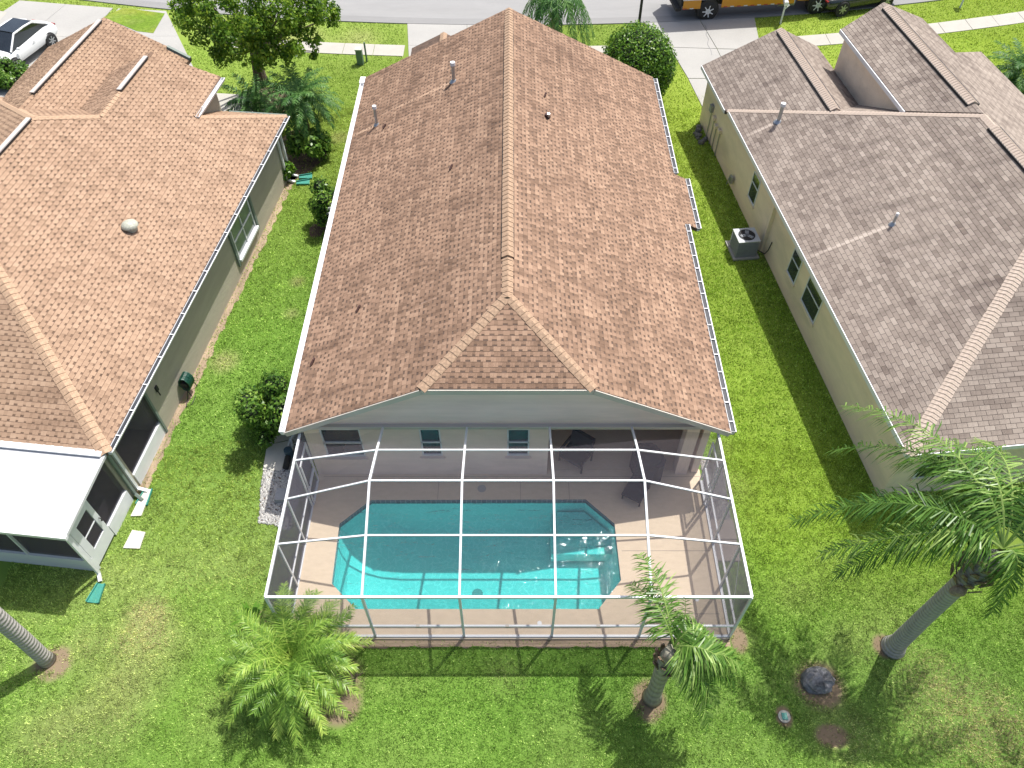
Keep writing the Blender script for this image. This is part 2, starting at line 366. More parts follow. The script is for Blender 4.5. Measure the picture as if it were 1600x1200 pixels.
class MB:
    def __init__(s): s.V = []; s.F = []; s.T = []
    def add(s, V, F, tone=None):
        n = len(s.V); s.V.extend([tuple(map(float, v)) for v in V]); s.F.extend([tuple(i + n for i in f) for f in F])
        if tone is not None: s.T.extend([tone] * len(F))
        return s
    def box(s, c, size, ax=None, tone=None):
        c = A_(*c); h = A_(*size) / 2; ax = np.eye(3) if ax is None else np.array(ax)
        V = [c + ax[0] * h[0] * i + ax[1] * h[1] * j + ax[2] * h[2] * k for k in (-1, 1) for j in (-1, 1) for i in (-1, 1)]
        return s.add(V, [(0, 2, 3, 1), (4, 5, 7, 6), (0, 1, 5, 4), (2, 6, 7, 3), (0, 4, 6, 2), (1, 3, 7, 5)], tone)
    def beam(s, p0, p1, w, h, up=ZUP, tone=None):
        p0 = A_(*p0); p1 = A_(*p1); d = nrm(p1 - p0)
        if abs(np.dot(d, nrm(up))) > .99: up = A_(0, 1, 0) if abs(d[1]) < .9 else A_(1, 0, 0)
        sd_ = nrm(np.cross(d, up)); u = np.cross(sd_, d)
        return s.box((p0 + p1) / 2, (w, np.linalg.norm(p1 - p0), h), [sd_, d, u], tone)
    def prism(s, P, vec, tone=None):
        P = [A_(*p) for p in P]; n = len(P); v = A_(*vec); V = P + [p + v for p in P]
        F = [tuple(range(n))[::-1], tuple(range(n, 2 * n))] + [(i, (i + 1) % n, n + (i + 1) % n, n + i) for i in range(n)]
        return s.add(V, F, tone)
    def tube(s, pts, rad, n=8, cap=True, tone=None):
        pts = [A_(*p) for p in pts]; m = len(pts)
        if isinstance(rad, (int, float)): rad = [rad] * m
        V = []; F = []; ref = None
        for i, p in enumerate(pts):
            d = nrm(pts[min(i + 1, m - 1)] - pts[max(i - 1, 0)])
            if ref is None: ref = A_(1, 0, 0) if abs(d[0]) < .8 else A_(0, 1, 0)
            x = nrm(np.cross(d, ref)); y = np.cross(d, x); ref = np.cross(x, d)
            for k in range(n):
                a = 2 * math.pi * k / n; V.append(p + (x * math.cos(a) + y * math.sin(a)) * rad[i])
        for i in range(m - 1):
            for k in range(n):
                F.append((i * n + k, i * n + (k + 1) % n, (i + 1) * n + (k + 1) % n, (i + 1) * n + k))
        if cap: F.append(tuple(range(n))[::-1]); F.append(tuple((m - 1) * n + k for k in range(n)))
        return s.add(V, F, tone)
    def ellipsoid(s, c, r, nu=12, nv=8, jit=0., half=False):
        c = A_(*c); V = []; F = []
        for j in range(nv + 1):
            th = math.pi * j / nv * (.5 if half else 1)
            for i in range(nu):
                ph = 2 * math.pi * i / nu; k = 1 + (random.uniform(-jit, jit) if 0 < j < nv else 0)
                V.append(c + A_(math.sin(th) * math.cos(ph) * r[0], math.sin(th) * math.sin(ph) * r[1], math.cos(th) * r[2]) * k)
        for j in range(nv):
            for i in range(nu): F.append((j * nu + i, (j + 1) * nu + i, (j + 1) * nu + (i + 1) % nu, j * nu + (i + 1) % nu))
        return s.add(V, F)
    def build(s, name, mat, parent=None, org=None, **kw):
        return link_mesh(name, s.V, s.F, mat, parent, org, s.T if s.T and len(s.T) == len(s.F) else None, **kw)
def part(name, mat, parent, fn, **kw):
    m = MB(); fn(m); return m.build(name, mat, parent, **kw)
def single(name, mat, org, fn, label, cat, group=None, **kw):
    m = MB(); fn(m); return tag(m.build(name, mat, None, org, **kw), label, cat, group)
def sheet(name, pts, mat, kind='structure', z=None, thick=0.):
    P = [A_(p[0], p[1], z if z is not None else (p[2] if len(p) > 2 else 0)) for p in pts]
    m = MB()
    if thick: m.prism([p - ZUP * thick for p in P], ZUP * thick)
    else: m.add(P, [tuple(range(len(P)))])
    return tag(m.build(name, mat), kind=kind)
def holed(name, outer, holes, mat, z, parent=None):
    bm = bmesh.new()
    for loop in [outer] + holes:
        vs = [bm.verts.new((p[0], p[1], z)) for p in loop]
        for i in range(len(vs)): bm.edges.new((vs[i], vs[(i + 1) % len(vs)]))
    bmesh.ops.triangle_fill(bm, edges=bm.edges[:], use_beauty=True, use_dissolve=False)
    for f in bm.faces:
        if f.normal.z < 0: f.normal_flip()
    me = bpy.data.meshes.new(name); bm.to_mesh(me); bm.free(); me.materials.append(mat)
    o = bpy.data.objects.new(name, me); col.objects.link(o)
    if parent: o.parent = parent
    return o
def inpoly(X, Y, P):
    P = np.asarray(P)[:, :2]; r = np.zeros(X.shape, bool); n = len(P)
    for i in range(n):
        x0, y0 = P[i]; x1, y1 = P[(i + 1) % n]
        if y0 == y1: continue
        c = ((y0 > Y) != (y1 > Y)) & (X < (x1 - x0) * (Y - y0) / (y1 - y0) + x0); r ^= c
    return r

# ------------------------------------------------------------------ shingled roof faces
def crossings(P2, t):
    xs = []; n = len(P2)
    for i in range(n):
        (u0, t0), (u1, t1) = P2[i], P2[(i + 1) % n]
        if (t0 > t) != (t1 > t): xs.append(u0 + (u1 - u0) * (t - t0) / (t1 - t0))
    xs.sort(); return [(xs[k], xs[k + 1]) for k in range(0, len(xs) - 1, 2)]
def roof_face(P, style, out, expo=.143, patch=0.):
    """fill the planar polygon P with courses of shingles; pieces go to out"""
    P = [A_(*p) for p in P]
    n = nrm(sum((np.cross(P[i] - P[0], P[i + 1] - P[0]) for i in range(1, len(P) - 1)), A_(0, 0, 0)))
    if n[2] < 0: n = -n
    e = nrm(np.cross(ZUP, n)); s = np.cross(n, e)
    if s[2] < 0: s = -s
    lo = min(P, key=lambda p: np.dot(p, s)); P2 = [(float(np.dot(p - lo, e)), float(np.dot(p - lo, s))) for p in P]
    tmax = max(t for _, t in P2); tmin = 0.; i = 0
    while tmin + i * expo < tmax - .01:
        t0 = i * expo; t1 = min(t0 + expo, tmax); tm = (t0 + t1) / 2; i += 1
        iv = crossings(P2, tm); ia = crossings(P2, t0 + .002); ib = crossings(P2, t1 - .002)
        if len(ia) != len(iv): ia = iv
        if len(ib) != len(iv): ib = iv
        for (m, a, b) in zip(iv, ia, ib):
            ua, ub = min(a[0], b[0]), max(a[1], b[1])
            per = {'lam': .24, 'lam2': .24, 'tab': .305}[style]
            x = (math.floor(ua / per) + .5 * (i % 2) - 1.5) * per + random.uniform(-.03, .03) * (style == 'lam2') + random.uniform(-.05, .05) * (style == 'lam'); rowt = random.uniform(-.05, .05); bundle = random.uniform(-.08, .08)
            while x < ub:
                if style == 'lam': w = random.choice((.10, .13, .17)); gap = random.choice((.08, .10, .13)); tone = .57 + rowt + bundle + random.uniform(-.2, .22)
                elif style == 'lam2': w = .15 + random.uniform(-.02, .02); gap = .24 - w; tone = .66 + rowt * .5 + random.uniform(-.13, .15)
                else: w = .293; gap = .012; tone = .52 + rowt + bundle + random.uniform(-.22, .22)
                if random.random() < .08: bundle = random.uniform(-.1, .1)
                q = lambda u, t, z: lo + e * u + s * t + n * z
                if style != 'tab':          # lower laminate showing between the raised tabs, its shadow band left dark
                    g0, g1, h0, h1 = max(x + w, a[0]), max(x + w, b[0]), min(x + w + gap, a[1]), min(x + w + gap, b[1])
                    if h0 - g0 > .02 and h1 - g1 > .02:
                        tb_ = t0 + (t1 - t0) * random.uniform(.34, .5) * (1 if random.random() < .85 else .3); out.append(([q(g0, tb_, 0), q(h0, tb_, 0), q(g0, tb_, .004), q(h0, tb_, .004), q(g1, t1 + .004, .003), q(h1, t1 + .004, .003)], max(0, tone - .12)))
                l0, l1, r0, r1 = max(x, a[0]), max(x, b[0]), min(x + w, a[1]), min(x + w, b[1]); x += w + gap
                l0 = min(l0, r0) if l0 > r0 else l0; l1 = r1 if l1 > r1 else l1
                if r0 - l0 < .02 and r1 - l1 < .02: continue
                h = .010 + random.uniform(-.002, .002)
                q = lambda u, t, z: lo + e * u + s * t + n * z
                tz = t0 + .013; out.append(([q(l0, tz, 0), q(r0, tz, 0), q(l0, tz, h), q(r0, tz, h), q(l1, t1 + .004, .004), q(r1, t1 + .004, .004)], min(1, max(0, tone))))  # dark underlay left bare along each butt stands in for its shadow line
    return n
SF = [(0, 1, 3, 2), (2, 3, 5, 4), (0, 2, 4), (1, 5, 3)]
def in_view(p, m=.02):
    d = A_(*p) - A_(0, 0, CAM_H); Fv = d[1] * _c - d[2] * _s; U = d[1] * _s + d[2] * _c
    return abs(d[0] / Fv) < 800 / FOC - m and abs(U / Fv) < 600 / FOC - m
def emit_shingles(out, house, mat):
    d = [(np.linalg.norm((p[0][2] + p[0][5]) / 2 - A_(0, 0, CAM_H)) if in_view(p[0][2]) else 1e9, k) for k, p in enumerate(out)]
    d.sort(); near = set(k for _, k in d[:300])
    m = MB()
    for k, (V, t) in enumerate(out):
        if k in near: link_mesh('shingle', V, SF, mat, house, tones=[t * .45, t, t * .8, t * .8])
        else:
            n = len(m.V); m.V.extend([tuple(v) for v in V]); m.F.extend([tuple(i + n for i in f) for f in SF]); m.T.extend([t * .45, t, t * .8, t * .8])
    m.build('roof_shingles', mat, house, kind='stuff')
CAPN = {}
def caps(p0, p1, nA, nB, mat, house, width=.155, expo=.21, lift=.0, name='ridge_cap'):
    p0 = A_(*p0); p1 = A_(*p1); L = np.linalg.norm(p1 - p0); d = (p1 - p0) / L
    cs = []
    for n in (nA, nB):
        c = nrm(np.cross(d, n)); c = c if c[2] < 0 else -c
        cs.append(c)
    up = nrm(A_(*nA) + A_(*nB)); k = int(L / expo)
    for i in range(k + 1):
        a = p0 + d * (i * expo); b = p0 + d * min(i * expo + expo + .03, L + .02); h = .032 + lift; hb = .012 + lift
        w = width * random.uniform(.94, 1.04)
        V = [a + up * h, a + cs[0] * w + nA * h * .8, a + cs[1] * w + nB * h * .8, b + up * hb, b + cs[0] * w + nA * hb * .8, b + cs[1] * w + nB * hb * .8,
             a + up * .0, a + cs[0] * w, a + cs[1] * w]
        F = [(0, 1, 4, 3), (0, 3, 5, 2), (6, 7, 1, 0), (6, 0, 2, 8), (1, 7, 4), (2, 5, 8)]
        link_mesh(name, V, F, mat, house)
def slab(P, mat, house, name='roof_deck', thick=.14):
    m = MB(); P = [A_(*p) for p in P]
    m.prism([p - ZUP * thick for p in P], ZUP * thick); return m.build(name, mat, house)
def gutter(p0, p1, outw, house, every=.62, mat=None, dark=False):
    """open K-style gutter along an eave: trough as one mesh, straps across it as sub-parts"""
    p0 = A_(*p0); p1 = A_(*p1); o = nrm(outw); m = MB(); t = .012
    prof = [(0, .0), (0, -.13), (.1, -.13), (.14, -.02), (.14, .0)]
    for (x0, z0), (x1, z1) in zip(prof[:-1], prof[1:]):
        a = p0 + o * x0 + ZUP * z0; b = p0 + o * x1 + ZUP * z1; c = p1 + o * x1 + ZUP * z1; e = p1 + o * x0 + ZUP * z0
        nn = nrm(np.cross(b - a, e - a)) * t
        m.prism([a, b, c, e], nn)
    m.beam(p0 + o * .145 + ZUP * .0, p1 + o * .145 + ZUP * .0, .03, .02)
    for q in (p0, p1): m.prism([q + o * x + ZUP * z for x, z in prof], nrm(p1 - p0) * .008)
    g = m.build('gutter', mat or GUT, house)
    if dark:
        mm = MB(); mm.beam(p0 + o * .062 - ZUP * .035, p1 + o * .062 - ZUP * .035, .10, .03); mm.build('dark_strip', GUT_DARK, g)  # plain dark strip laid inside the trough
    L = np.linalg.norm(p1 - p0); d = (p1 - p0) / L; k = max(1, int(L / every))
    for i in range(k):
        c = p0 + d * ((i + .5) * L / k + random.uniform(-.08, .08)); mm = MB(); mm.beam(c + ZUP * .012, c + o * .15 + ZUP * .012, .035, .012); mm.build('strap', GUT, g)
    return g

# ================================================================== GROUND, STREET
CY, CR = 141.0, 100.05            # centre and radius of the kerb line
def arc(r, x): 
    s_ = x / r; return A_(x, CY - math.sqrt(r * r - x * x), 0)
def band(r0, r1, x0, x1, n=24):
    a = [arc(r0, x0 + (x1 - x0) * i / n) for i in range(n + 1)]; b = [arc(r1, x0 + (x1 - x0) * i / n) for i in range(n + 1)]
    return a, b
def band_obj(name, r0, r1, x0, x1, mat, z, n=40, thick=0, kind='structure'):
    a, b = band(r0, r1, x0, x1, n); V = [p + ZUP * z for p in a + b]; F = [(i + 1, i, n + 1 + i, n + 2 + i) for i in range(n)]
    m = MB(); m.add(V, F)
    if thick:
        k = len(m.V); m.V.extend([(v[0], v[1], v[2] - thick) for v in list(m.V)])
        for i in range(n): m.F.append((i, i + 1, k + i + 1, k + i)); m.F.append((n + 2 + i, n + 1 + i, k + n + 1 + i, k + n + 2 + i))
        m.F.append((0, k, k + n + 1, n + 1)); m.F.append((n, 2 * n + 1, k + 2 * n + 1, k + n))
    return tag(m.build(name, mat), kind=kind)
DX0, DX1, DY0, DY1 = -5.86, 5.70, 7.67, 12.72
POOL = [G(580, 783)[:2], G(915, 782)[:2], G(960, 820)[:2], G(970, 908)[:2], G(935, 953)[:2], G(556, 953)[:2], G(519, 913)[:2], G(531, 820)[:2]]
holed('ground', [(-150, -60), (150, -60), (150, 160), (-150, 160)], [[(DX0 + .1, DY0 + .1), (DX1 - .1, DY0 + .1), (DX1 - .1, DY1 - .1), (DX0 + .1, DY1 - .1)]], LAWN, 0)['kind'] = 'structure'
band_obj('road', 90.4, 99.35, -60, 60, ROAD, .012, 80)
band_obj('kerb', 99.35, 100.0, -60, 60, KERB, .05, 80, thick=.06)
band_obj('far_kerb', 89.8, 90.4, -55, 55, KERB, .05, 60, thick=.06)

def slabs(root_name, polys, mat, z=.03):
    root = sheet(root_name, polys[0], mat, z=z - .012)
    for P in polys:
        c = sum(A_(*p[:2]) for p in P) / len(P)
        Q = [c + (A_(*p[:2]) - c) * .995 for p in P]; m = MB(); m.prism([A_(q[0], q[1], .002) for q in Q], ZUP * (z + random.uniform(-.003, .003)))
        m.build('slab', mat, root)
    return root
def quadgrid(c00, c10, c11, c01, nu, nv):
    c00, c10, c11, c01 = [A_(*c[:2]) for c in (c00, c10, c11, c01)]
    f = lambda s_, t: (c00 * (1 - s_) + c10 * s_) * (1 - t) + (c01 * (1 - s_) + c11 * s_) * t
    return [[f(i / nu, j / nv), f((i + 1) / nu, j / nv), f((i + 1) / nu, (j + 1) / nv), f(i / nu, (j + 1) / nv)] for i in range(nu) for j in range(nv)]
# sidewalk between the drives, cut into slabs
def walk(name, x0, x1, n):
    ps = []
    for i in range(n):
        a = x0 + (x1 - x0) * i / n; b = x0 + (x1 - x0) * (i + 1) / n - .015
        ps.append([arc(103.4, a), arc(103.4, b), arc(102.3, b), arc(102.3, a)])
    return slabs(name, ps, WALK)
walk('sidewalk', -14.9, -5.5, 6); walk('sidewalk', 13.3, 45, 20); walk('sidewalk', 1.2, 6.9, 4); walk('sidewalk', -50, -27.5, 14)
EDGE = lambda x: arc(100.0, x)
# driveways
slabs('driveway', quadgrid((-5.1, 36.5), (.6, 36.5), EDGE(.8), EDGE(-5.6), 2, 2), CONC)
dr = [EDGE(7.1), EDGE(13.1), A_(12.75, 39.5, 0), A_(12.2, 34.2, 0), A_(8.75, 34.0, 0), A_(8.1, 38.7, 0)]
slabs('driveway', [[EDGE(7.1), EDGE(10.1), A_(10.5, 38.5, 0), A_(8.1, 38.65, 0)], [EDGE(10.12), EDGE(13.1), A_(12.75, 38.4, 0), A_(10.52, 38.5, 0)],
                   [A_(8.1, 38.62, 0), A_(10.5, 38.47, 0), A_(10.7, 35.6, 0), A_(8.62, 35.6, 0)], [A_(10.52, 38.47, 0), A_(12.75, 38.37, 0), A_(12.6, 35.6, 0), A_(10.72, 35.6, 0)],
                   [A_(8.62, 35.57, 0), A_(10.7, 35.57, 0), A_(10.9, 32, 0), A_(9.05, 32, 0)], [A_(10.72, 35.57, 0), A_(12.6, 35.57, 0), A_(12.5, 32, 0), A_(10.92, 32, 0)]], CONC)
ck = [G(u, v) for u, v in ((1101, 40), (1105, 48), (1103, 55), (1107, 62), (1105, 70), (1110, 78), (1112, 87))]
m = MB(); [m.beam(A_(a[0], a[1], .036), A_(b[0], b[1], .036), .035, .004) for a, b in zip(ck[:-1], ck[1:])]; tag(m.build('crack', KERB), kind='structure')
slabs('driveway', quadgrid((-22.6, 33.5), (-14.6, 34.2), (-18.9, 42.6), (-21.6, 42.9), 2, 3) , CONC)
slabs('driveway', quadgrid((-30.5, 33.), (-23., 33.), (-21.9, 42.95), (-27.4, 43.85), 2, 3), CONC)
lawn_isle = [G(*q)[:2] for q in ((162, 28), (193, 13), (258, 22), (240, 53), (215, 50))]
sheet('lawn_verge', [A_(*p) for p in lawn_isle], LAWN, z=.04)
sheet('garden_path', [G(*q) for q in ((338, 146), (374, 148), (420, 178), (330, 178))], WALK, z=.02)

# ================================================================== POOL DECK, POOL
hole = [(p[0], p[1]) for p in POOL]
deck = holed('pool_deck', [(DX0, DY0), (DX1, DY0), (DX1, DY1 + .2), (DX0, DY1 + .2)], [hole], DECK, .06); deck['kind'] = 'structure'
m = MB()
for (a, b) in (((DX0, DY0), (DX1, DY0)), ((DX1, DY0), (DX1, DY1)), ((DX0, DY1), (DX0, DY0))):
    m.prism([A_(a[0], a[1], -.08), A_(b[0], b[1], -.08), A_(b[0], b[1], .058), A_(a[0], a[1], .058)], nrm(np.cross(A_(b[0] - a[0], b[1] - a[1], 0), ZUP)) * -.05)
m.build('deck_edge', DECK, deck)
for y in (12.66, 10.2): part('joint', PAVER, deck, lambda m: m.box((0, y, .0635), (DX1 - DX0 - .2, .012, .003)) if y > 12 else m.box((4.35, y, .0635), (2.5, .012, .003)))
for x in (-2.2, .25, 1.7): part('joint', PAVER, deck, lambda m: m.box((x, 12.22, .0635), (.012, .7, .003)))
part('joint', PAVER, deck, lambda m: m.box((-4.3, 8.1, .0635), (.012, .7, .003)))
part('joint', PAVER, deck, lambda m: m.box((4.7, 8.35, .0635), (1.7, .012, .003)))
for (x, y, r) in ((G(753, 765)[0], G(753, 765)[1], .13), (G(1088, 938)[0], G(1088, 938)[1], .06), (G(843, 975)[0], G(843, 975)[1], .06)):
    m = MB(); m.tube([(x, y, .05), (x, y, .066)], r, 16); m.build('skimmer_lid', WHITE if r < .1 else CONC, deck)

pool = thing('swimming_pool', 'long eight-sided swimming pool of turquoise water inside the screen cage', 'pool', (-.9, 10.1, 0))
hc = sum(A_(*p) for p in hole) / len(hole)
def ringwall(m, P, z0, z1, s0=1., s1=1.):
    n = len(P); V = [A_(*(hc + (A_(*p) - hc) * s0), z0) for p in P] + [A_(*(hc + (A_(*p) - hc) * s1), z1) for p in P]
    m.add(V, [(i, (i + 1) % n, n + (i + 1) % n, n + i) for i in range(n)])
ringwall(m := MB(), hole, .06, -.16); m.build('waterline_tile', TILE, pool)
m = MB()   # basin: walls, sloped hopper, floor
def insetpoly(P, d):
    n = len(P); out = []
    for i in range(n):
        a, b, c = A_(*P[i - 1]), A_(*P[i]), A_(*P[(i + 1) % n]); e0 = nrm(b - a); e1 = nrm(c - b)
        n0 = A_(e0[1], -e0[0]); n1 = A_(e1[1], -e1[0])
        if np.dot(n0, hc - b) < 0: n0, n1 = -n0, -n1
        bis = nrm(n0 + n1); out.append(b + bis * d / max(.3, np.dot(bis, n0)))
    return out
lv = [(0, -.16), (.03, -.4), (.10, -.75), (.24, -1.0), (.45, -1.18), (.7, -1.25)]
def skew(P, d):
    return [p + A_(1, 0) * d * (1.9 if i in (5, 6, 7, 0) else .25) for i, p in enumerate(insetpoly(P, d * .6))]
rings = [[A_(p[0], p[1], z) for p in skew(hole, d)] for d, z in lv]
V = [p for r in rings for p in r]; n = len(hole); F = []
for k in range(len(rings) - 1):
    for i in range(n): F.append((k * n + i, k * n + (i + 1) % n, (k + 1) * n + (i + 1) % n, (k + 1) * n + i))
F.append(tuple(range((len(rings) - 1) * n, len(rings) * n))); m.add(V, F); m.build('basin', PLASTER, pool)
# steps in the far right corner, bench round the left end
for k, (x0, z) in enumerate(((1.15, -.75), (1.35, -.5))):
    Q = [(x0, 11.6 - k * .0 - .0), (2.25, 11.72), (2.9, 11.05), (2.9, 10.75 + k * .35), (x0, 10.55 + k * .4)]
    if k == 0: Q = [(x0, 11.78), (2.2, 11.78), (2.93, 11.05), (2.93, 10.5), (x0, 10.5)]
    else: Q = [(x0, 11.76), (2.18, 11.76), (2.91, 11.04), (2.91, 11.02), (x0, 11.02)]
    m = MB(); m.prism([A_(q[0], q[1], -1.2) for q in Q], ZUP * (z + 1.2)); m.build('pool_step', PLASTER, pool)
m = MB(); m.add([A_(p[0], p[1], -.075) for p in hole], [tuple(range(n))]); m.build('water_surface', WATER, pool)

q = G(610, 888, -1.2); part('drain_cover', simple('drain_grey', (.22, .3, .3), .5), pool, lambda m: m.tube([(-1.0, 9.5, -1.26), (-1.0, 9.5, -1.235)], .16, 14))
# paved and gravel strips beside the cage
grav = thing('gravel_bed', 'white gravel bed along the left side of the pool cage', 'gravel bed', (-6.9, 12, 0)); grav['kind'] = 'stuff'
def gravel(poly, n, parent, r0=.02, r1=.045, tone=None):
    P = np.array([p[:2] for p in poly]); lo, hi = P.min(0), P.max(0)
    X = rng.uniform(lo[0], hi[0], n * 3); Y = rng.uniform(lo[1], hi[1], n * 3); k = inpoly(X, Y, P); X, Y = X[k][:n], Y[k][:n]
    m = MB()
    for x, y in zip(X, Y):
        r = random.uniform(r0, r1); a = random.uniform(0, 6.28); t = random.random() if tone is None else tone + random.uniform(-.3, .3)
        V = [(x + math.cos(a + k_ * 1.571) * r * random.uniform(.7, 1.2), y + math.sin(a + k_ * 1.571) * r * random.uniform(.7, 1.2), .02) for k_ in range(4)] + [(x, y, .03 + r)]
        m.add(V, [(0, 1, 4), (1, 2, 4), (2, 3, 4), (3, 0, 4)], t)
    return m.build('pebbles', GRAVEL, parent, kind='stuff')
gl = [G(*q) for q in ((404, 818), (408, 760), (412, 735), (440, 735), (462, 660), (500, 690), (470, 770), (452, 830), (425, 820))]
gravel(gl, 4200, grav, tone=.62)
m = MB(); m.add([p + ZUP * .008 for p in gl], [tuple(range(len(gl)))[::-1]]); m.build('gravel_base', MULCH, grav)
slabs('paved_strip', [[G(*q) for q in ((411, 736), (441, 736), (452, 690), (418, 697))], [G(*q) for q in ((419, 695), (453, 688), (458, 662), (448, 668))]], PADW, .05)
gr = [(5.78, 11.2), (6.35, 11.2), (6.45, 13.3), (5.78, 13.3)]
g2 = thing('gravel_bed', 'grey gravel bed outside the right wall of the pool cage', 'gravel bed', (6.1, 12.2, 0)); g2['kind'] = 'stuff'
gravel(gr, 1700, g2, tone=.5); m = MB(); m.add([A_(*p, .008) for p in gr], [(0, 1, 2, 3)]); m.build('gravel_base', MULCH, g2)
slabs('paved_strip', [[(5.76, 9.9), (6.4, 9.9), (6.4, 10.55), (5.76, 10.55)], [(5.76, 10.57), (6.42, 10.57), (6.42, 11.2), (5.76, 11.2)]], PAVER, .05)

def blob(cx, cy, rx, ry, n=26, j=.16):
    ph = random.uniform(0, 6); return [(cx + math.cos(2 * math.pi * i / n) * rx * (1 + j * math.sin(3 * i / n * 6.28 + ph) * .6 + random.uniform(-j, j) * .5),
             cy + math.sin(2 * math.pi * i / n) * ry * (1 + j * math.cos(2 * i / n * 6.28 + ph) * .6 + random.uniform(-j, j) * .5)) for i in range(n)]
DIRTS = []
def L_(a, w): return (-10.923 + .11253 * a - .99365 * w, 11.749 + .99365 * a + .11253 * w)
def dirt(poly, mat=DIRT, name='dirt_patch', z=.006, thin=.85):
    sheet(name, poly, mat, z=z); DIRTS.append((poly, thin))
st = [(x, 7.78) for x in np.linspace(-5.6, 5.7, 40)] + [(x, 7.47 + random.uniform(-.04, .04)) for x in np.linspace(5.7, -5.6, 60)]
dirt(st, name='dirt_strip', thin=.9)
dirt(blob(*G(415, 160)[:2], 1.3, 1.2), MULCH, 'mulch_bed'); dirt(blob(*G(462, 240)[:2], 1.25, 1.7), MULCH, 'mulch_bed')
dirt(blob(*G(495, 360)[:2], .3, .5), MULCH, 'mulch_bed')
dirt([L_(a, .36) for a in np.linspace(.3, 16.3, 30)] + [L_(a, .06 + random.uniform(-.07, .07)) for a in np.linspace(16.3, .3, 90)], name='dirt_strip', thin=.7)

# ================================================================== MAIN HOUSE
XL, XR, XC, Y0, Y1, ZE, ZR = -6.24, 6.0, -.12, 12.46, 31.0, 2.65, 5.59
KS = (ZR - ZE) / (XR - XC); JZ = 4.52; JW = (ZR - JZ) / KS; YA = Y0 + 2.35
YW = 12.75
main = thing('house', 'long house with brown shingled gable roof, in the middle behind the pool', 'house', (-.12, 21, 0))
FL = [(XL, Y0, ZE), (XC - JW, Y0, JZ), (XC, YA, ZR), (XC, Y1, ZR), (XL, Y1, ZE)]
FR = [(XR, Y0, ZE), (XC + JW, Y0, JZ), (XC, YA, ZR), (XC, Y1, ZR), (XR, Y1, ZE)]
FH = [(XC - JW, Y0, JZ), (XC + JW, Y0, JZ), (XC, YA, ZR)]
BX = 6.45; FB = [(XR, 21.35, ZE), (BX, 21.35, ZE - KS * (BX - XR)), (BX, 24.2, ZE - KS * (BX - XR)), (XR, 24.2, ZE)]
out = []
for P in (FL, FR, FH, FB):
    slab([A_(*p) for p in P], UNDER_MAIN, main)
nLm = roof_face(FL, 'lam', out); nRm = roof_face(FR, 'lam', out); nHm = roof_face(FH, 'lam', out); roof_face(FB, 'lam', out)
emit_shingles(out, main, SH_MAIN)
caps((XC - JW, Y0, JZ), (XC, YA, ZR), nLm, nHm, CAP_MAIN, main); caps((XC + JW, Y0, JZ), (XC, YA, ZR), nRm, nHm, CAP_MAIN, main)
caps((XC, YA - .1, ZR), (XC, 16.3, ZR), nLm, nRm, CAP_MAIN, main, width=.16)
caps((XC, 16.3, ZR), (XC, 30.0, ZR), nLm, nRm, CAP_MAIN, main, width=.16, lift=.05)
caps((XC, 30.0, ZR), (XC, 31.0, ZR), nLm, nRm, CAP_MAIN, main, width=.16)
part('ridge_vent', BLACK, main, lambda m: [m.beam((XC + s_ * .155, 16.3, ZR - .055), (XC + s_ * .155, 30, ZR - .055), .05, .055) for s_ in (-1, 1)])
# front garage wing, only the tip of its roof shows
part('garage_roof', UNDER_MAIN, main, lambda m: [m.prism([(-4.4, 31.1, 2.9), (-2.95, 31.1, 3.6), (-2.95, 33., 3.6), (-4.4, 33., 2.9)], (0, 0, -.12)), m.prism([(-1.2, 31.1, 2.76), (-2.95, 31.1, 3.6), (-2.95, 33., 3.6), (-1.2, 33., 2.76)], (0, 0, -.12))])
caps((-2.95, 33., 3.6), (-2.95, 31.2, 3.6), nLm, nRm, CAP_MAIN, main)
part('garage_wall', STUCCO_M, main, lambda m: m.box((-2.9, 31.8, 1.3), (2.6, 2.2, 2.6)))
# walls
xw0, xw1 = -5.86, 5.62
part('wall', STUCCO_M, main, lambda m: m.box((xw0 + .1, (YW + 30.6) / 2, 1.3), (.2, 30.6 - YW, 2.6)))
part('wall', STUCCO_M, main, lambda m: m.box((xw1 - .1, (14.6 + 30.6) / 2, 1.3), (.2, 30.6 - 14.6, 2.6)))
part('wall', STUCCO_M, main, lambda m: m.box((-.12, 30.5, 1.3), (11.3, .2, 2.6)))
part('bay_wall', STUCCO_M, main, lambda m: m.box((5.9, 22.8, 1.15), (.55, 2.4, 2.3)))
part('gable_end', STUCCO_M, main, lambda m: m.prism([(-5.86, YW, 2.62), (5.62, YW, 2.62), (5.62, YW, 2.72), (2.0, YW, JZ - .12), (-2.2, YW, JZ - .12), (-5.86, YW, 2.72)], (0, .12, 0)))
def wallrect(m, x0, x1, z0, z1, holes, y, t=.2):
    xs = sorted({x0, x1, *[h[0] for h in holes], *[h[1] for h in holes]})
    for a, b in zip(xs[:-1], xs[1:]):
        segs = [(z0, z1)]
        for h in holes:
            if h[0] <= a + 1e-6 and h[1] >= b - 1e-6: segs = [(z0, h[2]), (h[3], z1)]
        for s0, s1 in segs:
            if s1 - s0 > .01: m.box(((a + b) / 2, y + t / 2, (s0 + s1) / 2), (b - a, t, s1 - s0))
wins = [(-5.42, -4.28, .98, 2.36), (-2.62, -2.02, 1.03, 2.36), (-.14, .5, 1.03, 2.36)]
part('rear_wall', STUCCO_M, main, lambda m: wallrect(m, -5.66, 1.05, .06, 2.6, wins, YW))
part('lanai_side_wall', STUCCO_M, main, lambda m: m.box((.95, 13.75, 1.33), (.2, 1.55, 2.54)))
part('lanai_back_wall', STUCCO_M, main, lambda m: wallrect(m, 1.05, 5.5, .06, 2.6, [(1.9, 4.7, .1, 2.15)], 14.5))
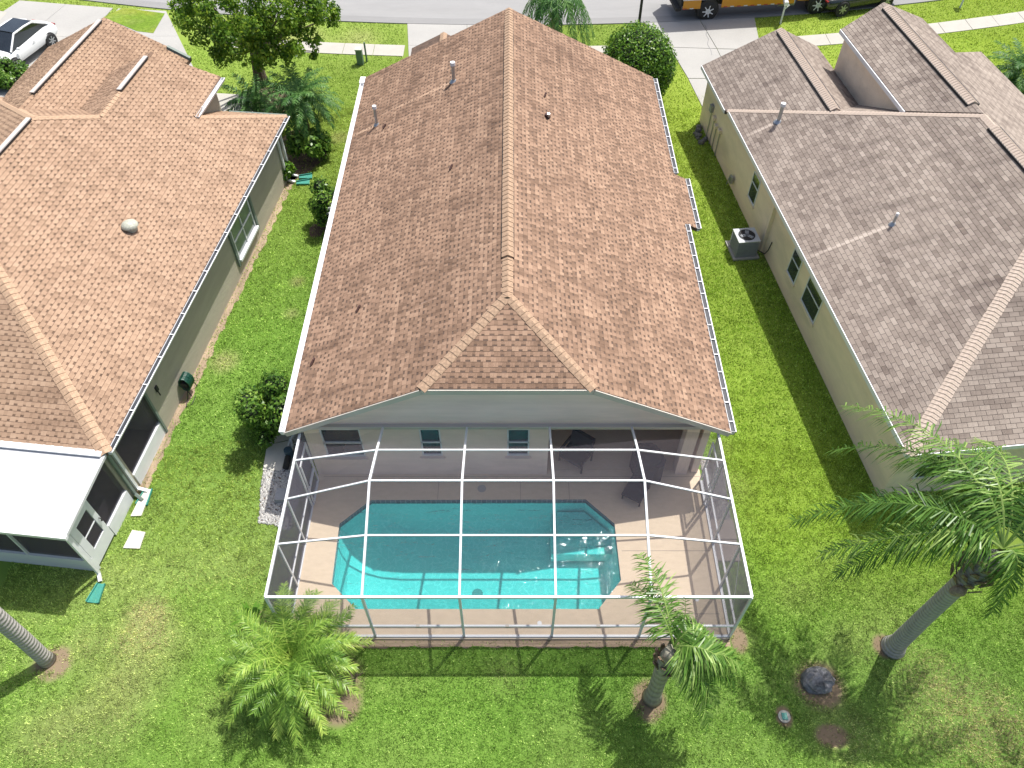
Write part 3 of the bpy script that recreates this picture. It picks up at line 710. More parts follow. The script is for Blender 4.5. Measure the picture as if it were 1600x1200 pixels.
part('lanai_floor', DECK, main, lambda m: m.box((3.35, 13.78, .03), (4.6, 1.7, .05)))
part('lanai_column', STUCCO_M, main, lambda m: m.box((5.1, 12.92, 1.33), (.36, .34, 2.54)))
part('lanai_wall', STUCCO_M, main, lambda m: [m.box((5.52, 13.66, 1.33), (.2, 1.68, 2.54))])
part('lanai_beam', FASCIA, main, lambda m: m.box((3.3, YW + .1, 2.48), (4.5, .2, .24)))
part('ceiling', STUCCO_M, main, lambda m: m.box((-.12, 21.6, 2.64), (11.6, 17.6, .05)))
for (a, b, z0, z1) in wins:
    f = part('window', WHITE, main, lambda m: [m.box(((a + b) / 2, YW + .05, z), (b - a, .06, .05)) for z in (z0 + .025, z1 - .025, (z0 + z1) / 2)] + [m.box((x, YW + .05, (z0 + z1) / 2), (.045, .06, z1 - z0 - .1)) for x in (a + .022, b - .022)])
    part('pane', GLASS, f, lambda m: m.box(((a + b) / 2, YW + .07, (z0 + z1) / 2), (b - a - .02, .01, z1 - z0 - .02)))
    part('sill', STUCCO_M, f, lambda m: m.box(((a + b) / 2, YW - .03, z0 - .05), (b - a + .12, .1, .08)))
for k in range(3):
    a = 1.93 + k * .92; f = part('sliding_door', WHITE, main, lambda m: [m.box((x, 14.55, 1.12), (.06, .06, 2.0)) for x in (a + .03, a + .87)] + [m.box((a + .45, 14.55, z), (.78, .06, .08)) for z in (.14, 2.1)])
    part('pane', GLASS, f, lambda m: m.box((a + .45, 14.58, 1.12), (.8, .01, 1.9)))
# fascia boards follow the clipped gable
part('fascia', FASCIA, main, lambda m: [m.beam(a, b, .03, .17) for a, b in (((XL, Y0 - .02, ZE - .1), (XC - JW, Y0 - .02, JZ - .1)), ((XC - JW, Y0 - .02, JZ - .1), (XC + JW, Y0 - .02, JZ - .1)), ((XC + JW, Y0 - .02, JZ - .1), (XR, Y0 - .02, ZE - .1)))])
part('soffit', FASCIA, main, lambda m: [m.prism([(a[0], Y0 + .01, a[1]), (b[0], Y0 + .01, b[1]), (b[0], YW, b[1]), (a[0], YW, a[1])], (0, 0, -.02)) for a, b in (((XL, ZE - .16), (XC - JW, JZ - .16)), ((XC - JW, JZ - .16), (XC + JW, JZ - .16)), ((XC + JW, JZ - .16), (XR, ZE - .16)))])
part('soffit', FASCIA, main, lambda m: [m.box((XL + .2, 21.7, 2.5), (.42, 18.2, .02)), m.box((XR - .2, 21.7, 2.5), (.42, 18.2, .02))])
gutter((XL - .01, Y0, ZE - .0), (XL - .01, 30.5, ZE), (-1, 0, 0), main)
gutter((XR + .01, 24.25, ZE), (XR + .01, Y1 - .1, ZE), (1, 0, 0), main, dark=True); gutter((XR + .01, Y0, ZE), (XR + .01, 21.3, ZE), (1, 0, 0), main, dark=True)
gutter((BX + .01, 21.35, 2.43), (BX + .01, 24.2, 2.43), (1, 0, 0), main, dark=True)
part('gutter_elbow', GUT, main, lambda m: m.box((XL - .1, 30.8, ZE - .05), (.22, .5, .12)))

def vent_pipe(u0, v0, u1, v1, P, n, house, r=.05, capr=.085, mat=METAL):
    """plumbing vent: stands where the photograph shows its foot on roof plane P,n"""
    b = onplane(u0, v0, P, n); top = PY(u1, v1, b[1]); h = max(.12, top[2] - b[2])
    f = part('vent_pipe', mat, house, lambda m: m.tube([b, b + ZUP * h], r, 10))
    part('vent_cap', WHITE if mat is METAL else mat, f, lambda m: m.tube([b + ZUP * (h - .02), b + ZUP * (h + .1)], [capr, capr * .95], 10))
    part('flashing', METAL, f, lambda m: m.tube([b - ZUP * .03, b + ZUP * .07], [r * 2.6, r * 1.3], 10))
def ridge_tab(u, v, P, n, house):
    b = onplane(u, v, P, n); d = nrm(np.cross(n, A_(0, 1, 0)))
    part('roof_clip', RUST, house, lambda m: [m.beam(b + A_(-.02, -.12, .03), b + A_(.04, .02, .09), .06, .035), m.beam(b + A_(.04, .02, .09), b + A_(.05, .16, .03), .06, .035)])
PL, PR_ = A_(XL, Y0, ZE), A_(XR, Y0, ZE)
vent_pipe(709, 127, 706, 101, PL, nLm, main, .065, .1); vent_pipe(589, 195, 585, 169, PL, nLm, main, .055, .085)
for u, v in ((600, 199), (704, 263), (559, 484), (488, 567)): ridge_tab(u, v, PL, nLm, main)
ridge_tab(851, 150, PR_, nRm, main)
b = onplane(855, 183, PR_, nRm)
part('vent_boot', RUST, main, lambda m: m.tube([b, b + A_(.0, .0, .12)], [.12, .09], 10)); part('vent_pipe', METAL, main, lambda m: m.tube([b + A_(.03, -.05, .05), b + A_(.04, -.1, .2)], .05, 8))

# ================================================================== LEFT HOUSE
LO, LA, LW = A_(-10.923, 11.749, 0), nrm(A_(.11253, .99365, 0)), nrm(A_(-.99365, .11253, 0))
def L(a, w, z=0.): return LO + LA * a + LW * w + ZUP * z
LAX = [LA, LW, ZUP]
lh = thing('house', 'house with peach shingled hip roof and white sunroom at the left edge', 'house', L(8, 6))
RW, RZ = 6.25, 2.65 + .48 * 6.25
P0 = L(0, 0, ZE); nLR = nrm(np.cross(LA, LW + ZUP * .48)); nLR = nLR if nLR[2] > 0 else -nLR
def onL(u, v): return onplane(u, v, P0, nLR)
F1 = [L(0, 0, ZE), L(16.45, 0, ZE), L(13.95, 2.53, ZE + .48 * 2.53), L(16.95, 2.53, ZE + .48 * 2.53), L(16.55, 4.83, ZE + .48 * 4.83), L(13.5, 4.83, ZE + .48 * 4.83), L(12.1, 4.83, ZE + .48 * 4.83), L(10.75, RW, RZ), L(RW, RW, RZ)]
F2 = [L(0, 0, ZE), L(0, 12.5, ZE), L(RW, RW, RZ)]                      # near hip end
F3 = [L(RW, RW, RZ), L(10.75, RW, RZ), L(16.45, 12.5, ZE), L(0, 12.5, ZE)]   # slope falling to the left
out = []
slab(F1, UNDER_LEFT, lh); slab(F2, UNDER_LEFT, lh); slab(F3, UNDER_LEFT, lh)
roof_face(F1, 'lam2', out, .15); n2 = roof_face(F2, 'lam2', out, .15); n3 = roof_face(F3, 'lam2', out, .15)
# far hip end: small lit triangle beyond the ridge, and the two garage ridges
e1, e2 = L(16.45, 0, ZE), L(10.75, RW, RZ)
kf = (RZ - ZE) / (16.45 - 10.75)
def farz(a): return ZE + kf * (16.45 - a)
nF = nrm(np.cross(LW, LA + ZUP * -kf)); nF = nF if nF[2] > 0 else -nF
def onF(u, v): return onplane(u, v, e1, nF)
B0 = L(13.2, 4.83, ZE + .48 * 4.83); B1 = L(16.58, 4.83, ZE + .48 * 4.83); H1 = L(12.1, 4.83, ZE + .48 * 4.83)
F4 = [e1, e2, L(16.45, 12.5, ZE)]
bz = lambda w: 4.97 - .48 * (w - 4.83)
FBL = [L(13., 4.83, bz(4.83)), B1, L(16.6, 7.2, bz(7.2)), L(13., 7.2, bz(7.2))]     # wing B, slope falling left
RAw, zA, dA = 8.22, 4.69, 1.9
az_ = lambda w: ZE + .48 * w - dA
A0, A1 = L(12.6, RAw, zA), L(19.55, RAw, zA)
FA = [A0, A1, L(19.55, 5.0, az_(5.0)), L(13., 5.0, az_(5.0))]
nAl = nrm(np.cross(LA, LW * -1 + ZUP * .48)); nAl = nAl if nAl[2] > 0 else -nAl
F5 = [A0, A1] + [onplane(u, v, A1, nAl) for u, v in ((75, 74), (23, 130))] + [L(12.6, 10.2, zA - .48 * (10.2 - RAw))]
for P in (F4, FBL, FA, F5): slab(P, UNDER_LEFT, lh)
roof_face(F4, 'lam2', out); roof_face([L(12.05, 4.8, bz(4.8)), L(13.3, 4.83, bz(4.83)), L(13.3, 6.2, bz(6.2)), L(12.05, 6.2, bz(6.2))], 'lam', out); slab([L(12.05, 4.8, bz(4.8)), L(13.3, 4.83, bz(4.83)), L(13.3, 6.2, bz(6.2)), L(12.05, 6.2, bz(6.2))], UNDER_LEFT, lh); roof_face(FBL, 'lam', out); roof_face(FA, 'lam2', out); roof_face(F5, 'lam', out)
aA0, aA1 = 13.6, 19.5
emit_shingles(out, lh, SH_LEFT)
caps(L(0, 0, ZE), L(RW, RW, RZ), nLR, n2, CAP_LEFT, lh, width=.19)
caps(L(16.45, 0, ZE), L(14.2, 2.45, ZE + .48 * 2.45), nLR, nF, CAP_LEFT, lh, width=.15); caps(H1, e2, nLR, nF, CAP_LEFT, lh, width=.15)
caps(L(16.45, 12.5, ZE), e2, n3, nF, CAP_LEFT, lh, width=.14)
caps(H1, L(13.7, 4.83, ZE + .48 * 4.83), nLR, -nAl * 0 + nrm(A_(*(LW * .43 + ZUP * .9))), CAP_LEFT, lh, width=.14)
def metal_ridge(a, b, house):
    d = nrm(b - a); f = part('ridge_vent', VENTW, house, lambda m: m.beam(a + ZUP * .06, b + ZUP * .06, .16, .04))
    part('vent_slot', DARK, f, lambda m: m.beam(a + ZUP * .035, b + ZUP * .035, .20, .03))
metal_ridge(L(RW + .4, RW, RZ), L(10.6, RW, RZ), lh); metal_ridge(L(13.7, 4.83, ZE + .48 * 4.83), L(16.1, 4.83, ZE + .48 * 4.83), lh)
metal_ridge(L(aA0, RAw, zA), L(aA1 - .3, RAw, zA), lh)
b = onL(205, 357); part('dome_vent', simple('vent_dome', (.42, .43, .36), .6, .3, 12.), lh, lambda m: [m.tube([b - ZUP * .05, b + ZUP * .12], .19, 16), m.ellipsoid(b + ZUP * .12, (.27, .27, .16), 18, 6, half=True)])
b = onF(108, 155); vp = part('vent_pipe', METAL, lh, lambda m: m.tube([b, b + A_(0, 0, .62)], .055, 10)); part('vent_cap', WHITE, vp, lambda m: m.tube([b + ZUP * .6, b + ZUP * .72], .1, 10)); part('flashing', METAL, vp, lambda m: m.tube([b - ZUP * .03, b + ZUP * .08], [.15, .08], 10))
b = onF(117, 164); part('vent_hood', METAL, lh, lambda m: m.box(b + ZUP * .1, (.34, .22, .2), LAX))
gutter(L(.05, -.01, ZE), L(16.4, -.01, ZE), -LW, lh, .95, dark=True); gutter(L(14.1, 2.5, ZE + .48 * 2.53), L(16.9, 2.5, ZE + .48 * 2.53), -LW, lh, 1.)
part('gutter', TRIM_GREEN, lh, lambda m: m.beam(L(16.5, 0, ZE - .05), L(16.5, 2.4, ZE - .05), .08, .1))
part('gutter', TRIM_GREEN, lh, lambda m: m.beam(onL(262, 76) + ZUP * .06, onL(298, 94) + ZUP * .06, .12, .12))
# walls: w = .33 is the right-hand wall line
def Lbox(m, a0, a1, w0, w1, z0, z1): m.box(L((a0 + a1) / 2, (w0 + w1) / 2, (z0 + z1) / 2), (a1 - a0, w1 - w0, z1 - z0), LAX)
part('wall', STUCCO_L, lh, lambda m: Lbox(m, 2.6, 16.1, .33, .53, 0, 2.58))
part('pier', STUCCO_L, lh, lambda m: Lbox(m, .1, .62, .33, .55, 0, 2.58)); part('lintel', STUCCO_L, lh, lambda m: Lbox(m, .62, 2.6, .33, .5, 2.1, 2.58))
part('wall', STUCCO_L, lh, lambda m: Lbox(m, 15.9, 16.1, .53, 12.2, 0, 2.58)); part('wing_wall', STUCCO_L, lh, lambda m: Lbox(m, 13.8, 16.6, 2.75, 2.95, 0, 3.8)); part('wall', STUCCO_L, lh, lambda m: Lbox(m, 2.5, 2.7, .53, 12.2, 0, 2.58))
part('wall', STUCCO_L, lh, lambda m: Lbox(m, 16.4, 16.6, 2.95, 9., 0, 2.6))
part('knee_wall', WHITE, lh, lambda m: Lbox(m, .62, 2.6, .30, .42, 0, .55))
part('knee_wall', WHITE, lh, lambda m: Lbox(m, -1.08, .1, .30, .42, 0, .55))
part('screen_panel', SCREEN, lh, lambda m: Lbox(m, .62, 2.6, .37, .375, .55, 2.1)); part('screen_panel', SCREEN, lh, lambda m: Lbox(m, -1.08, .1, .37, .375, .55, 2.3))
part('screen_panel', SCREEN, lh, lambda m: Lbox(m, -2.14, -2.135, .42, 4.2, .62, 2.25)); part('screen_panel', SCREEN, lh, lambda m: Lbox(m, -2.14, -2.135, 4.25, 9, .62, 2.25))
part('sunroom_floor', PAVER, lh, lambda m: Lbox(m, -2.1, 2.5, .42, 12, 0, .1))
part('knee_wall', WHITE, lh, lambda m: Lbox(m, -2.2, -2.08, .3, 12, 0, .6))
part('post', WHITE, lh, lambda m: Lbox(m, -2.2, -2.1, .3, .4, .6, 2.4)); part('post', WHITE, lh, lambda m: Lbox(m, -2.2, -2.1, 2.05, 2.1, .6, 2.3)); part('post', WHITE, lh, lambda m: Lbox(m, -2.2, -2.1, 4.2, 4.27, .6, 2.3))
part('header', WHITE, lh, lambda m: [Lbox(m, -2.2, .1, .31, .41, 2.3, 2.42), Lbox(m, -2.2, -2.1, .4, 12, 2.25, 2.4)])
part('trim', TRIM_GREEN, lh, lambda m: Lbox(m, 2.56, 2.64, .26, .33, 0, 2.5))
pr = part('pan_roof', PAN, lh, lambda m: m.prism([L(.2, .02, 2.62), L(-2.36, .02, 2.47), L(-2.36, 12.4, 2.47), L(.2, 12.4, 2.62)], (0, 0, -.09)))
part('flashing', GUT, pr, lambda m: m.beam(L(-.02, .1, 2.66), L(-.02, 12.3, 2.66), .22, .05))
part('pan_gutter', GUT, pr, lambda m: m.beam(L(-2.42, .0, 2.42), L(-2.42, 12.3, 2.42), .11, .11))
d = part('screen_door', WHITE, lh, lambda m: [Lbox(m, -1.27, -1.1, .31, .37, .12, 2.12), Lbox(m, -2.08, -1.84, .31, .37, .12, 2.12), Lbox(m, -1.84, -1.27, .31, .37, 1.82, 2.12), Lbox(m, -1.84, -1.27, .31, .37, .12, .66), Lbox(m, -1.84, -1.27, .32, .35, 1.2, 1.24)])
part('door_screen', SCREEN, d, lambda m: Lbox(m, -1.84, -1.27, .335, .34, .66, 1.82)); part('handle', BLACK, d, lambda m: m.tube([L(-1.16, .3, 1.0), L(-1.16, .25, 1.02), L(-1.16, .25, 1.14), L(-1.16, .3, 1.16)], .015, 6))
wf = part('window', GUT, lh, lambda m: [Lbox(m, 10.07, 11.93, .29, .34, z - .025, z + .025) for z in (.67, 1.37, 2.03)] + [Lbox(m, a - .025, a + .025, .29, .34, .66, 2.03) for a in (10.09, 11., 11.91)])
part('pane', GLASS_P, wf, lambda m: Lbox(m, 10.07, 11.93, .315, .325, .66, 2.03)); part('sill', WHITE, wf, lambda m: Lbox(m, 10.0, 12., .2, .33, .56, .65))
for a in (9.93, 12.08): part('trim', TRIM_GREEN, lh, lambda m: Lbox(m, a - .06, a + .06, .26, .33, .42, 2.5))
def downspout(pts, house, mat=GUT): return part('downspout', mat, house, lambda m: [m.beam(a, b, .09, .07, up=LW) for a, b in zip(pts[:-1], pts[1:])])
downspout([L(.42, .0, 2.5), L(.42, .27, 2.3), L(.42, .27, .15), L(.42, -.02, .06)], lh)
downspout([L(.24, .27, 2.5), L(.24, .27, .15), L(.1, .0, .06)], lh, TRIM_GREEN)
downspout([L(15.6, .0, 2.5), L(15.6, .26, 2.3), L(15.6, .26, .15), L(15.6, -.05, .06)], lh); downspout([L(16.0, .0, 2.5), L(16.0, .26, 2.3), L(16.0, .26, .15), L(16.0, -.05, .06)], lh)
downspout([L(-2.3, .12, 2.4), L(-2.3, .2, 2.2), L(-2.3, .2, .15), L(-2.5, .1, .06)], lh)
part('hose_tap', BLACK, lh, lambda m: [m.box(L(3.15, .31, 1.5), (.12, .05, .2), LAX), m.tube([L(3.1, .28, 1.55), L(3.1, .26, 1.25)], .02, 6)])
TEAL = simple('splash_teal', (.05, .27, .22), .5, .15, 6.); HOSEG = simple('hose_green', (.015, .085, .06), .4, .4, 30.)
def splash(c, ang, label):
    o = thing('splash_block', label, 'splash block', c, 'green splash blocks under the downspouts'); r = A_(math.cos(ang), math.sin(ang), 0); s_ = A_(-r[1], r[0], 0); c = A_(*c)
    part('tray', TEAL, o, lambda m: m.prism([c - s_ * .1, c + r * .55 - s_ * .17, c + r * .55 + s_ * .17, c + s_ * .1], (0, 0, .03)))
    for q in (-1, 1): part('rim', TEAL, o, lambda m: m.beam(c + s_ * .1 * q + ZUP * .05, c + r * .55 + s_ * .17 * q + ZUP * .05, .025, .07))
splash(L(.5, -.02, .01), math.atan2(-LA[1], -LA[0] + .0), 'teal splash block under the downspout beside the white stepping slab')
splash(L(-2.55, .05, .01), math.atan2(-LA[1], -LA[0]), 'green splash block at the near corner of the white sunroom')
splash(L(15.55, -.1, .01), .15, 'dark green splash block under the nearer of two downspouts at the far corner'); splash(L(15.95, -.1, .01), .15, 'dark green splash block beneath the farther of two downspouts beside the shrubs')
for q, lb in (((L(.45, .12), L(.5, -.1), L(-.4, -.16), L(-.45, .14)), 'narrow white slab beside the sunroom wall under the teal splash block'), ((L(-.88, -.1), L(-.9, -.5), L(-1.42, -.55), L(-1.45, -.08)), 'square white stepping stone in the grass before the screen door')):
    c = sum(q) / 4; single('stepping_stone', PADW, c, lambda m: m.prism([p for p in q], (0, 0, .05)), lb, 'stepping stone')
hr = thing('hose_reel', 'green garden hose coiled on a reel against the left house wall', 'hose reel', L(4.25, .1, 0))
c = L(4.25, .12, .55)
part('hose', HOSEG, hr, lambda m: [m.tube([c + LA * (dx + random.uniform(-.01, .01)) + (LW * math.cos(t) * .17 + ZUP * math.sin(t) * .27) * (1 + .02 * k) for t in np.linspace(0, 6.28, 17)], .022, 6) for k in range(2) for dx in np.linspace(-.16, .16, 8)])
part('drum', BLACK, hr, lambda m: m.tube([c - LA * .2, c + LA * .2], .12, 12)); part('frame', BLACK, hr, lambda m: [m.tube([c + LA * s_ * .22, c + LA * s_ * .22 - ZUP * .5 - LW * .12], .015, 6) for s_ in (-1, 1)])
part('loose_hose', BLACK, hr, lambda m: m.tube([c - LA * .15 - ZUP * .3, L(3.9, .1, .05), L(3.6, .05, .02), L(3.75, -.1, .02), L(4.1, -.08, .02)], .014, 6))

# ================================================================== RIGHT HOUSE
RO, RA, RWv = A_(10.639, 11.699, 0), nrm(A_(-.11128, .99379, 0)), nrm(A_(.99379, .11128, 0))
def R(a, w, z=0.): return RO + RA * a + RWv * w + ZUP * z
RAX = [RA, RWv, ZUP]
rh = thing('house', 'house with taupe shingled hip roof and cream walls at the right edge', 'house', R(8, 6))
W2 = 6.3; Z2 = 2.65 + .48 * W2
zz = lambda w: ZE + .48 * w
nRL = nrm(np.cross(RA, RWv + ZUP * .48)); nRL = nRL if nRL[2] > 0 else -nRL
G1 = [R(0, 0, ZE), R(W2, W2, Z2), R(10.9, W2, Z2), R(16.9, 0, ZE)]
G1b = [R(16.9, -.1, zz(-.1)), R(20.5, -.1, zz(-.1)), R(20.5, 3., zz(3.)), R(14.1, 3., zz(3.))]
G1c = [R(11.0, W2, Z2), R(19.0, W2, Z2), R(18.6, 4.65, zz(4.65)), R(12.6, 4.65, zz(4.65))]
G2_ = [R(0, 0, ZE), R(0, 12.6, ZE), R(W2, W2, Z2)]
P1r = R(0, W2, Z2); nRR = nrm(np.cross(RA, -RWv + ZUP * .48)); nRR = nRR if nRR[2] > 0 else -nRR
onRR = lambda u, v: onplane(u, v, P1r, nRR)
rr = [onRR(u, v) for u, v in ((1442, 29), (1495, 84), (1533, 81), (1600, 150))]
def loc2(p): d = p - RO; return float(d @ RA), float(d @ RWv)
rl = [loc2(p) for p in rr]
wE = rl[0][1]; wF = rl[2][1]
rz = lambda w: Z2 - .48 * (w - W2)
G3 = [R(W2, W2, Z2), R(19.0, W2, Z2), R(rl[0][0], wE, rz(wE)), R(rl[1][0], wE, rz(wE)), R(rl[2][0], wF, rz(wF)), R(rl[3][0] - 2, wF, rz(wF)), R(0, 12.6, ZE)]
hk = (Z2 - ZE) / 6.0
farR = lambda a: ZE + hk * (16.9 - a)
nFR = nrm(np.cross(RWv, RA + ZUP * -hk)); nFR = nFR if nFR[2] > 0 else -nFR
G4 = [R(16.9, 0, ZE), R(10.9, W2, Z2), R(16.9, 9., ZE)]
G5 = [R(14.0, 3., zz(3.)), R(20.5, 3., zz(3.)), R(20.5, 4.9, zz(3.) - .48 * 1.9), R(13.5, 4.9, zz(3.) - .48 * 1.9)]
out = []
for P in (G1, G1b, G1c, G2_, G3, G4, G5): slab(P, UNDER_RIGHT, rh)
for P in (G1, G1b, G1c): roof_face(P, 'tab', out, .143)
nh = roof_face(G2_, 'tab', out, .143); roof_face(G3, 'tab', out, .143); roof_face(G4, 'tab', out, .143); n5 = roof_face(G5, 'tab', out, .143)
emit_shingles(out, rh, SH_RIGHT)
caps(R(0, 0, ZE), R(W2, W2, Z2), nRL, nh, CAP_RIGHT, rh, expo=.13, width=.2); caps(R(16.9, 0, ZE), R(10.9, W2, Z2), nRL, nFR, CAP_RIGHT, rh, expo=.13, width=.15)
caps(R(10.9, W2, Z2), R(10.2, W2, Z2), nRL, nRR, CAP_RIGHT, rh, expo=.13, width=.17); caps(R(6.3, W2, Z2), R(10.2, W2, Z2), nRL, nRR, CAP_RIGHT, rh, expo=.13, width=.2, lift=.05)
caps(R(11.6, W2, Z2), R(18.6, W2, Z2), nRL, nRR, CAP_RIGHT, rh, expo=.13, width=.2, lift=.05); caps(R(14.2, 3., zz(3.)), R(20.4, 3., zz(3.)), nRL, n5, CAP_RIGHT, rh, expo=.13, width=.19, lift=.05)
for (a0, a1, w, z) in ((6.3, 10.2, W2, Z2), (11.6, 18.6, W2, Z2), (14.3, 20.2, 3., zz(3.))):
    part('ridge_vent', BLACK, rh, lambda m: [m.beam(R(a0, w - .2, z - .06), R(a1, w - .2, z - .06), .05, .07), m.beam(R(a0, w + .2, z - .06), R(a1, w + .2, z - .06), .05, .07)])
def Rbox(m, a0, a1, w0, w1, z0, z1): m.box(R((a0 + a1) / 2, (w0 + w1) / 2, (z0 + z1) / 2), (a1 - a0, w1 - w0, z1 - z0), RAX)
part('fascia', GUT, rh, lambda m: [m.beam(R(0, -.02, ZE - .07), R(16.9, -.02, ZE - .07), .03, .16), m.beam(R(16.95, -.12, ZE - .11), R(20.5, -.12, ZE - .11), .03, .15), m.beam(R(-.02, 0, ZE - .08), R(-.02, 12.5, ZE - .08), .03, .16),
      m.beam(R(12.6, 4.63, zz(4.63) - .07), R(18.6, 4.63, zz(4.63) - .07), .04, .15)])
part('soffit', GUT, rh, lambda m: [Rbox(m, 0, 17, .0, .35, 2.5, 2.52), Rbox(m, .0, .4, .35, 12, 2.5, 2.52)])
part('wall', STUCCO_R, rh, lambda m: Rbox(m, .27, 11.3, .29, .49, 0, 2.56)); part('wall', STUCCO_R, rh, lambda m: Rbox(m, 11.3, 20.3, .22, .42, 0, 2.56))
part('wall', STUCCO_R, rh, lambda m: Rbox(m, .27, .47, .49, 12.2, 0, 2.56)); part('wall', STUCCO_R, rh, lambda m: Rbox(m, 20.0, 20.2, .42, 5, 0, 2.6))
part('clerestory_wall', STUCCO_R, rh, lambda m: m.prism([R(12.9, 4.85, 2.2), R(18.45, 4.85, 2.2), R(18.45, 4.85, zz(4.85) - .14), R(12.9, 4.85, zz(4.85) - .14)], RWv * .2))
part('front_wall', STUCCO_R, rh, lambda m: Rbox(m, 18.2, 18.4, 5.05, 8.0, 0, 4.2))
for (a0, a1, z0, z1) in ((12.86, 13.56, .95, 2.05), (8.43, 9.15, .95, 2.0), (6.5, 7.68, .95, 2.02)):
    w0 = .29 if a0 < 11.3 else .22
    f = part('window', WHITE, rh, lambda m: [Rbox(m, a0, a1, w0 - .03, w0 + .01, z - .02, z + .02) for z in (z0, z1, z0 + (z1 - z0) * .62)] + [Rbox(m, a - .02, a + .02, w0 - .03, w0 + .01, z0, z1) for a in (a0, a1)])
    part('pane', GLASS, f, lambda m: Rbox(m, a0, a1, w0 - .012, w0 - .004, z0, z1)); part('sill', STUCCO_R, f, lambda m: Rbox(m, a0 - .06, a1 + .06, w0 - .06, w0, z0 - .1, z0 - .03))
f = part('window', WHITE, rh, lambda m: [Rbox(m, .23, .27, .95, 1.75, z - .02, z + .02) for z in (.95, 1.5, 2.05)] + [Rbox(m, .23, .27, w - .02, w + .02, .95, 2.05) for w in (.95, 1.75)])
part('pane', GLASS, f, lambda m: Rbox(m, .25, .262, .95, 1.75, .95, 2.05)); part('sill', STUCCO_R, f, lambda m: Rbox(m, .2, .27, .9, 1.8, .85, .92))
p1h = A_(*R(10, 2, 0))
PR2 = R(0, 0, ZE)
vent_pipe(1216, 190, 1228, 165, PR2, nRL, rh, .07, .1); vent_pipe(1395, 350, 1405, 337, PR2, nRL, rh, .05, .05, METAL)
b = onplane(1382, 164, R(16.9, 0, ZE), nFR); vp = part('vent_pipe', METAL, rh, lambda m: m.tube([b, b + ZUP * .75], .05, 10)); part('vent_cap', WHITE, vp, lambda m: m.tube([b + ZUP * .73, b + ZUP * .85], .09, 10)); part('flashing', METAL, vp, lambda m: m.tube([b, b + ZUP * .1], [.17, .09], 10))
b = onplane(1461, 171, R(16.9, 0, ZE), nFR); part('vent_pipe', METAL, rh, lambda m: m.tube([b, b + ZUP * .2], .07, 10))
b = onplane(1484, 171, R(16.9, 0, ZE), nFR); part('vent_pipe', BLACK, rh, lambda m: m.tube([b, b + ZUP * .1], .12, 10))
for a, z0, z1 in ((19.0, 1.1, 1.6), (18.5, .2, 1.35), (18.1, .2, 1.2), (17.6, .2, 1.3)):
    e = part('conduit', METAL, rh, lambda m: m.tube([R(a, .18, 0), R(a, .18, z1)], .02, 6)); part('meter_box', simple('box_grey', (.3, .3, .29), .6) if a > 18.9 else STUCCO_R, e, lambda m: Rbox(m, a - .12, a + .12, .08, .22, z1 - (.3 if a > 18.9 else .14), z1))
part('refrigerant_line', BLACK, rh, lambda m: m.tube([R(10.75, .26, .9), R(10.72, .2, .55), R(10.8, .15, .3), R(11.1, .02, .22), R(11.3, -.15, .2)], .02, 6))
part('pilaster', STUCCO_R, rh, lambda m: Rbox(m, 11.22, 11.4, .16, .3, 0, 2.54))
part('hose_bib', METAL, rh, lambda m: [m.tube([R(15.3, .2, .55), R(15.3, .02, .5), R(15.3, .0, .2)], .02, 6), m.box(R(15.2, .1, .5), (.25, .1, .3), RAX)])

ac = thing('air_conditioner', 'grey air conditioner unit on a pad beside the cream house wall', 'air conditioner', R(11.3, -.5, 0)); ACM = simple('ac_grey', (.26, .28, .30), .5, .1, 6.)
part('pad', CONC, ac, lambda m: Rbox(m, 10.85, 11.95, -1.0, .02, 0, .08)); part('cabinet', ACM, ac, lambda m: [Rbox(m, 10.95, 11.7, -.9, -.12, .08, .8)] + [Rbox(m, 10.93, 11.72, -.92, -.1, z, z + .015) for z in np.linspace(.15, .72, 12)] )
part('top_panel', simple('ac_top', (.42, .44, .46), .45, .06, 6.), ac, lambda m: Rbox(m, 10.92, 11.73, -.93, -.09, .8, .84))
part('fan_opening', DARK, ac, lambda m: m.tube([R(11.33, -.51, .8405), R(11.33, -.51, .846)], .31, 24)); part('fan_blade', ACM, ac, lambda m: [m.beam(R(11.33, -.51, .852), R(11.33 + .26 * math.cos(t), -.51 + .26 * math.sin(t), .852), .14, .006) for t in (0.3, 2.4, 4.5)])
part('guard', BLACK, ac, lambda m: [m.tube([R(11.33 + r * math.cos(t), -.51 + r * math.sin(t), .862) for t in np.linspace(0, 6.283, 25)], .005, 4) for r in (.08, .16, .24, .31)])
for k in range(9):
    a = 19.9 - random.uniform(0, 1.6); w = random.uniform(-.25, .15); r = random.uniform(.09, .17)
    single('garden_rock', simple('rock_grey', (.16, .16, .15), .9, .4, 9.) if k == 0 else MATS['rock_grey'], R(a, w, 0), lambda m: m.ellipsoid(R(a, w, r * .5), (r, r * .8, r * .7), 8, 5, .16), ['lightest', 'largest', 'leftmost', 'flat', 'rounded', 'nearest', 'farthest', 'small dark', 'half buried'][k] + ' grey rock in the pile by the far corner of the cream house', 'rock', 'rocks by the far corner of the cream house')

